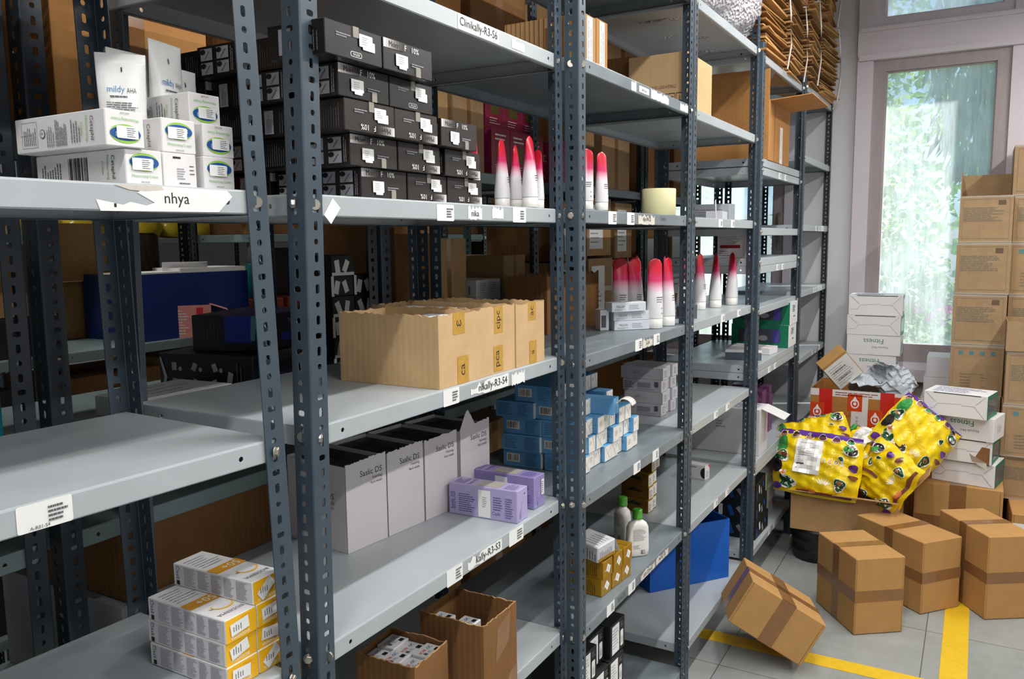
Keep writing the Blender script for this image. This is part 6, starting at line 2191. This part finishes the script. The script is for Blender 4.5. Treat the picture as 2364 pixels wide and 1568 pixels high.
# ---- beyond the far aisle; most dark cartons here are added to darken the background
bin_('dark blue bin with papers on it, beyond the far aisle', (1.93, 2.69, 1.2985), (.52, .34, .25), 0, BIND)
for k in range(2):
    b = MB(); b.box(0, 0, 0, (.24, .3)[k], .2, .006 + .012 * k, WHITE); setp(b.build('paper_sheaf', None, ((1.935, 2.14)[k], 2.72, 1.549), (0, 0, R((4, -6)[k]))), 'white sheaf of papers on the dark blue bin, %s one' % ('left', 'right')[k], 'paper', 'papers on the blue bin')
SALM = M('salmon_card', (226, 150, 140), .5, noise=.04)
o = open_carton('salmon_carton', 'salmon pink carton with a tall white open lid, beyond the far aisle', (2.03, 2.565 + .13, 1.2985), (.17, .13, .125), -38, SALM, seed=2)
o.location = (2.055, 2.72, 1.2985)
b = MB(); b.box(0, .126, .125, .17, .13, .29, CARD); b.box(0, .11, .288, .17, .13, .292, CARDG); b.box(.0045, .1245, .01, .1655, .1255, .124, CARD); b.build('lid', o)
b = MB(); b.poly([(.17, 0, .125), (.17, .13, .125), (.235, .12, .10), (.235, .02, .10)], SALM); b.poly([(.17, 0, .1245), (.235, .02, .0995), (.235, .12, .0995), (.17, .13, .1245)], SALM); b.build('flap', o)
b = MB(); fr = faces(b, .17, .13, .125); fr['F'].lines(.01, .01, .09, .11, 9, WHITE, .3, seed=3); fr['F'].rect(.115, .05, .14, .115, RED); fr['L'].lines(.01, .06, .1, .1, 3, WHITE, .4); fr['R'].lines(.01, .03, .12, .09, 3, WHITE, .4); b.build('print', o)
G = 'cartons beyond the far aisle'
DKG = M('charcoal_card', (40, 38, 38), .6)
PCK = M('yellow_film', (236, 208, 60), .2, noise=.3, nscale=10)
far = [(1.40, 1.299, .22, .13, DKG, 'charcoal carton under the tan one'), (1.38, 1.43, .26, .30, KRAFT, 'tan carton with a mauve tape strip near the left uprights'),
       (.75, 1.299, .5, .3, KRAFTD, 'added dark brown carton at the far left'),
       (2.56, 1.299, .10, .12, M('brick_red_card', (140, 54, 36), .5), 'brick red carton under the teal tub'), (2.70, 1.299, .13, .12, M('brick_red_card', (140, 54, 36), .5), 'brick red carton beside the teal tub'), (2.86, 1.299, .3, .34, DKG, 'added charcoal carton beside the brick red ones'),
       (3.2, 1.299, .2, .36, KRAFTD, 'added dark brown carton just past the charcoal one'), (3.5, 1.299, .36, .36, KRAFTD, 'added dark brown carton two past the charcoal one'), (3.9, 1.299, .36, .34, KRAFTD, 'added dark brown carton in front of the far wall'), (4.42, 1.299, .34, .36, KRAFTD, 'added dark brown carton near the rear window'), (4.8, 1.299, .36, .36, KRAFTD, 'added dark brown carton closest to the rear window'),
       (.7, .861, .36, .3, KRAFTD, 'added dark brown carton low at the far left'), (1.1, .861, .36, .34, DKG, 'added charcoal carton low at the far left'), (1.62, .861, .4, .34, KRAFTD, 'added low dark carton below the blue bin'), (2.06, .861, .36, .36, KRAFT, 'added low brown carton below the salmon carton'), (2.56, .861, .4, .36, KRAFTD, 'added low dark carton below the teal tub'), (3.0, .861, .36, .34, KRAFTD, 'added low dark carton third past the blue bin'), (3.5, .861, .4, .34, KRAFTD, 'added low dark carton fourth past the blue bin'), (3.92, .861, .38, .34, KRAFTD, 'added low dark carton fifth past the blue bin'), (4.42, .861, .4, .34, KRAFTD, 'added low dark carton near the rear window'),
       (.7, .401, .4, .36, KRAFTD, 'added floor level carton at the far left'), (1.14, .401, .36, .36, DKG, 'added floor level charcoal carton'), (1.62, .401, .4, .36, KRAFTD, 'added floor level carton below the blue bin'), (2.06, .401, .4, .36, KRAFTD, 'added floor level carton below the salmon carton'), (2.56, .401, .4, .36, KRAFTD, 'added floor level carton below the teal tub'), (3.0, .401, .38, .36, KRAFTD, 'added floor level carton past the teal tub'), (3.5, .401, .8, .36, KRAFTD, 'added wide floor level carton toward the window'),
       (1.62, 2.091, .36, .30, DKG, 'added charcoal carton high up, first'), (2.02, 2.091, .36, .32, DKG, 'added charcoal carton high up, second'), (.7, 2.091, .36, .3, DKG, 'added charcoal carton high up at the far left'), (2.56, 2.091, .38, .3, KRAFTD, 'added dark brown carton high up, first'), (3.0, 2.091, .38, .3, KRAFTD, 'added dark brown carton high up, second'), (3.5, 2.091, .4, .3, KRAFTD, 'added dark brown carton high up, third'), (3.95, 2.091, .36, .3, KRAFTD, 'added dark brown carton high up, fourth'), (4.42, 2.091, .4, .3, KRAFTD, 'added dark brown carton high up, fifth'),
       (.7, 1.701, .36, .3, DKG, 'added charcoal carton above the tan one'), (2.56, 1.701, .38, .3, KRAFTD, 'added dark brown carton above the teal tub'), (3.0, 1.701, .38, .3, KRAFTD, 'added dark brown carton past the teal tub, upper shelf'), (3.5, 1.701, .4, .3, KRAFTD, 'added dark brown carton third shelf toward the window'), (3.95, 1.701, .36, .3, KRAFTD, 'added dark brown carton fourth on the upper shelf'), (4.42, 1.701, .4, .3, KRAFTD, 'added dark brown carton on the upper shelf near the window'),
       (.7, 2.476, .4, .4, DKG, 'added charcoal carton on the very top, first'), (1.16, 2.476, .36, .4, DKG, 'added charcoal carton on the very top, second'), (1.62, 2.476, .4, .4, KRAFTD, 'added dark brown carton on the very top, third'), (2.06, 2.476, .4, .4, KRAFTD, 'added dark brown carton on the very top, fourth'), (2.56, 2.476, .4, .4, KRAFTD, 'added dark brown carton on the very top, fifth'), (3.0, 2.476, .4, .4, KRAFTD, 'added dark brown carton on the very top, sixth'), (3.5, 2.476, .4, .4, KRAFTD, 'added dark brown carton on the very top, seventh')]
for k, (x, z, w_, h_, mt, lab) in enumerate(far):
    box('far_carton', lab + (' beyond the far aisle' if len(lab.split()) < 12 else ''), 'carton', (x, 2.70 + .015 * (k % 3), z + .0005), (w_, .34, h_ - .002), 0, mt, (lambda fr: (fr['F'].rect(fr['F'].w * .7, 0, fr['F'].w, fr['F'].h, M('mauve_tape', (150, 116, 104), .3)), fr['F'].rect(fr['F'].w * .6, fr['F'].h * .4, fr['F'].w * .85, fr['F'].h * .46, WHITE, rot=18))) if k == 1 else None, G)
box('white_carton', 'bright white carton high at the left edge beyond the far aisle', 'carton', (1.33, 2.68, 2.0915), (.26, .3, .16), 0, WHITE)
G = 'stacked brown cartons beside the blue bin'
for k in range(2):
    box('far_carton', 'brown carton with clear tape behind the left end of the blue bin, %s one' % ('lower', 'upper')[k], 'carton', (1.84, 3.05 - .03 * k, 1.2985 + .225 * k), (.30, .05, .222), 0, KRAFT, None, G)
b = MB(); b.lathe([(.075, 0), (.08, .005), (.08, .40), (.07, .41)], M('dark_brown_drum', (52, 34, 26), .25, noise=.4, nscale=20, stretch=(6, 6, .4)), 24)
setp(b.build('drum', None, (2.19, 3.14 - .1, 1.2985)), 'dark brown cylindrical drum behind the salmon carton', 'drum')
o = empty('gel_tub', 'teal tub with white lettering on the brick red carton', 'tub', (2.61, 2.80, 1.4195))
b = MB(); b.lathe([(.05, 0), (.052, .004), (.052, .15), (.048, .155)], M('teal_tub', (0, 92, 90), .3), 22); f = Face(b, (-.03, -.0525, .02), (1, 0, 0), (0, 0, 1), .06, .1); f.text('GEL', .03, .03, .03, CREAMW, fit=.055); b.build('tub_body', o)
b = MB(); b.lathe([(.04, .156), (.042, .157), (.042, .25), (.04, .252)], M('silver_lid', (170, 168, 162), .3, metal=.6), 22); b.build('lid', o)
# one more rack behind, with yellow packs under its own lamp
RD, SD = rack('farthest rack with yellow packs on its shelf', 2.3, 4.35, .45, (.5, 1.0, 1.70, 2.2), 2.5, post=POSTD, shelf=SHELF, bolts='', w=1.6)
for k in range(7):
    mb = MB(); mb.lathe([(.02, 0), (.10, .01), (.12, .06), (.09, .12), (.03, .14)], PCK, 14, ay=.8)
    setp(mb.build('yellow_pack', None, (2.45 + .21 * k, 4.5, 1.7005)), 'yellow film pack on the farthest rack, %s from the left' % ('first', 'second', 'third', 'fourth', 'fifth', 'sixth', 'seventh')[k], 'pack', 'yellow packs on the farthest rack')

# ------------------------------------------------------------------ garden outside the windows
GRASS = M('garden_ground', (128, 136, 92), .9, noise=.4, nscale=3)
g = MB(); g.box(XW + .26, -14, -.35, XW + 22, 16, -.3, GRASS); setp(g.build('garden_ground'), kind='structure')


def leafmat(name, rgb, tr=.45):
    if name in MATS:
        return MATS[name]
    mt = bpy.data.materials.new(name)
    mt.use_nodes = True
    nt = mt.node_tree
    nt.nodes.clear()
    o = nt.nodes.new('ShaderNodeOutputMaterial'); d = nt.nodes.new('ShaderNodeBsdfDiffuse'); t = nt.nodes.new('ShaderNodeBsdfTranslucent'); m_ = nt.nodes.new('ShaderNodeMixShader')
    c = lin(rgb)
    d.inputs['Color'].default_value = (*c, 1)
    t.inputs['Color'].default_value = (*[min(1, x * 1.3) for x in c], 1)
    m_.inputs['Fac'].default_value = tr
    nt.links.new(d.outputs[0], m_.inputs[1]); nt.links.new(t.outputs[0], m_.inputs[2]); nt.links.new(m_.outputs[0], o.inputs['Surface'])
    MATS[name] = mt
    return mt


LEAVES = [leafmat('leaf_%d' % k, c) for k, c in enumerate(((150, 190, 76), (108, 164, 62), (186, 210, 110), (82, 136, 62)))]
LEAFB = [leafmat('blue_leaf_%d' % k, c, .3) for k, c in enumerate(((96, 132, 110), (120, 156, 128), (74, 108, 98)))]
PINKF = [leafmat('pink_flower_%d' % k, c, .4) for k, c in enumerate(((226, 96, 176), (240, 140, 196)))]
BARK = M('bark', (96, 80, 64), .9, noise=.3, nscale=12)


def plant(name, label, cat, loc, blobs, mats, seed, leaf=.09, trunk=True, droop=False):
    o = empty(name, label, cat, loc)
    q = random.Random(seed)
    if trunk:
        b = MB()
        top = max(z for _, _, z, *_ in blobs)
        b.tube([(0, 0, -.32), (.03, .02, top * .4), (-.02, .05, top * .8)], .06, BARK, 8)
        for x, y, z, *_ in blobs:
            b.tube([(0, .03, z * .55), (x * .5, y * .5, z * .8), (x, y, z)], .018, BARK, 5)
        b.build('trunk', o)
    mb = MB()
    for x, y, z, rx, ry, rz_, n in blobs:
        for _ in range(n):
            while True:
                a = [q.uniform(-1, 1) for _ in range(3)]
                L = math.sqrt(sum(t * t for t in a))
                if .35 < L < 1:
                    break
            p = Vector((x + a[0] * rx, y + a[1] * ry, z + a[2] * rz_))
            d = Vector((q.uniform(-1, 1), q.uniform(-1, 1), -1.6 if droop else q.uniform(-1, .6))).normalized()
            s = d.cross(Vector((q.uniform(-1, 1), q.uniform(-1, 1), q.uniform(-1, 1)))).normalized()
            l = leaf * q.uniform(.6, 1.3)
            w_ = l * (.12 if droop else .3)
            mt = q.choice(mats)
            nn = d.cross(s) * l * .12
            mb.poly([p, p + d * l * .5 + s * w_ + nn, p + d * l], mt); mb.poly([p, p + d * l, p + d * l * .5 - s * w_ + nn], mt)
    setp(mb.build('foliage', o), kind='stuff')
    return o


plant('garden_tree', 'bright yellow green tree outside the window, left half', 'tree', (9.0, 1.15, 0), [(0, 0, 1.9, 1.0, .75, .9, 1500), (.1, .2, 3.2, 1.1, 1.0, 1.1, 1500), (0, -.1, 4.6, 1.3, 1.3, 1.0, 900)], LEAVES, 3)
plant('hanging_tree', 'tree with long hanging blue green sprays outside the window, right half', 'tree', (8.4, -.15, 0), [(0, 0, 3.3, .9, .65, 1.3, 1700), (.1, -.3, 2.4, .8, .6, .9, 900), (0, -.2, 4.6, 1.0, .9, .7, 700)], LEAFB, 4, leaf=.22, droop=True)
plant('flowering_bush', 'bush with pink flowers outside the window, below the trees', 'bush', (8.2, .65, -.3), [(0, .1, 1.45, .5, .55, .55, 1300), (0, -.6, 1.2, .5, .6, .5, 900)], LEAVES[1:3] + LEAFB[1:2], 5, leaf=.07)
plant('pink_flowers', 'clusters of pink flowers on the garden bush outside the window', 'flowers', (8.0, .65, -.3), [(-.25, .26, 1.72, .16, .14, .14, 90), (-.2, .02, 1.40, .16, .14, .12, 80), (-.22, -.35, 1.35, .16, .18, .12, 70)], PINKF, 6, leaf=.06, trunk=False)
plant('far_tree', 'pale tree beyond the hanging one outside the window', 'tree', (12.5, -.6, 0), [(0, 0, 2.0, 1.4, 1.8, 1.6, 1100), (0, .4, 4.2, 1.6, 2.2, 1.6, 1100)], LEAVES[:3], 7, leaf=.16)
plant('rear_window_tree', 'leafy tree outside the rear window', 'tree', (9.5, 3.6, 0), [(0, 0, 2.2, 1.0, 1.0, 1.2, 700), (0, .2, 3.8, 1.2, 1.3, 1.0, 600)], LEAVES, 8, leaf=.13)

# labels: keep them within sixteen words
for o in list(bpy.data.objects):
    if o.parent is None and 'label' in o:
        ws = str(o['label']).split()
        for drop in ('the', 'a', 'of', 'an', 'and'):
            while len(ws) > 16 and drop in ws[1:]:
                i = len(ws) - 1 - ws[::-1].index(drop)
                ws.pop(i)
        o['label'] = ' '.join(ws)
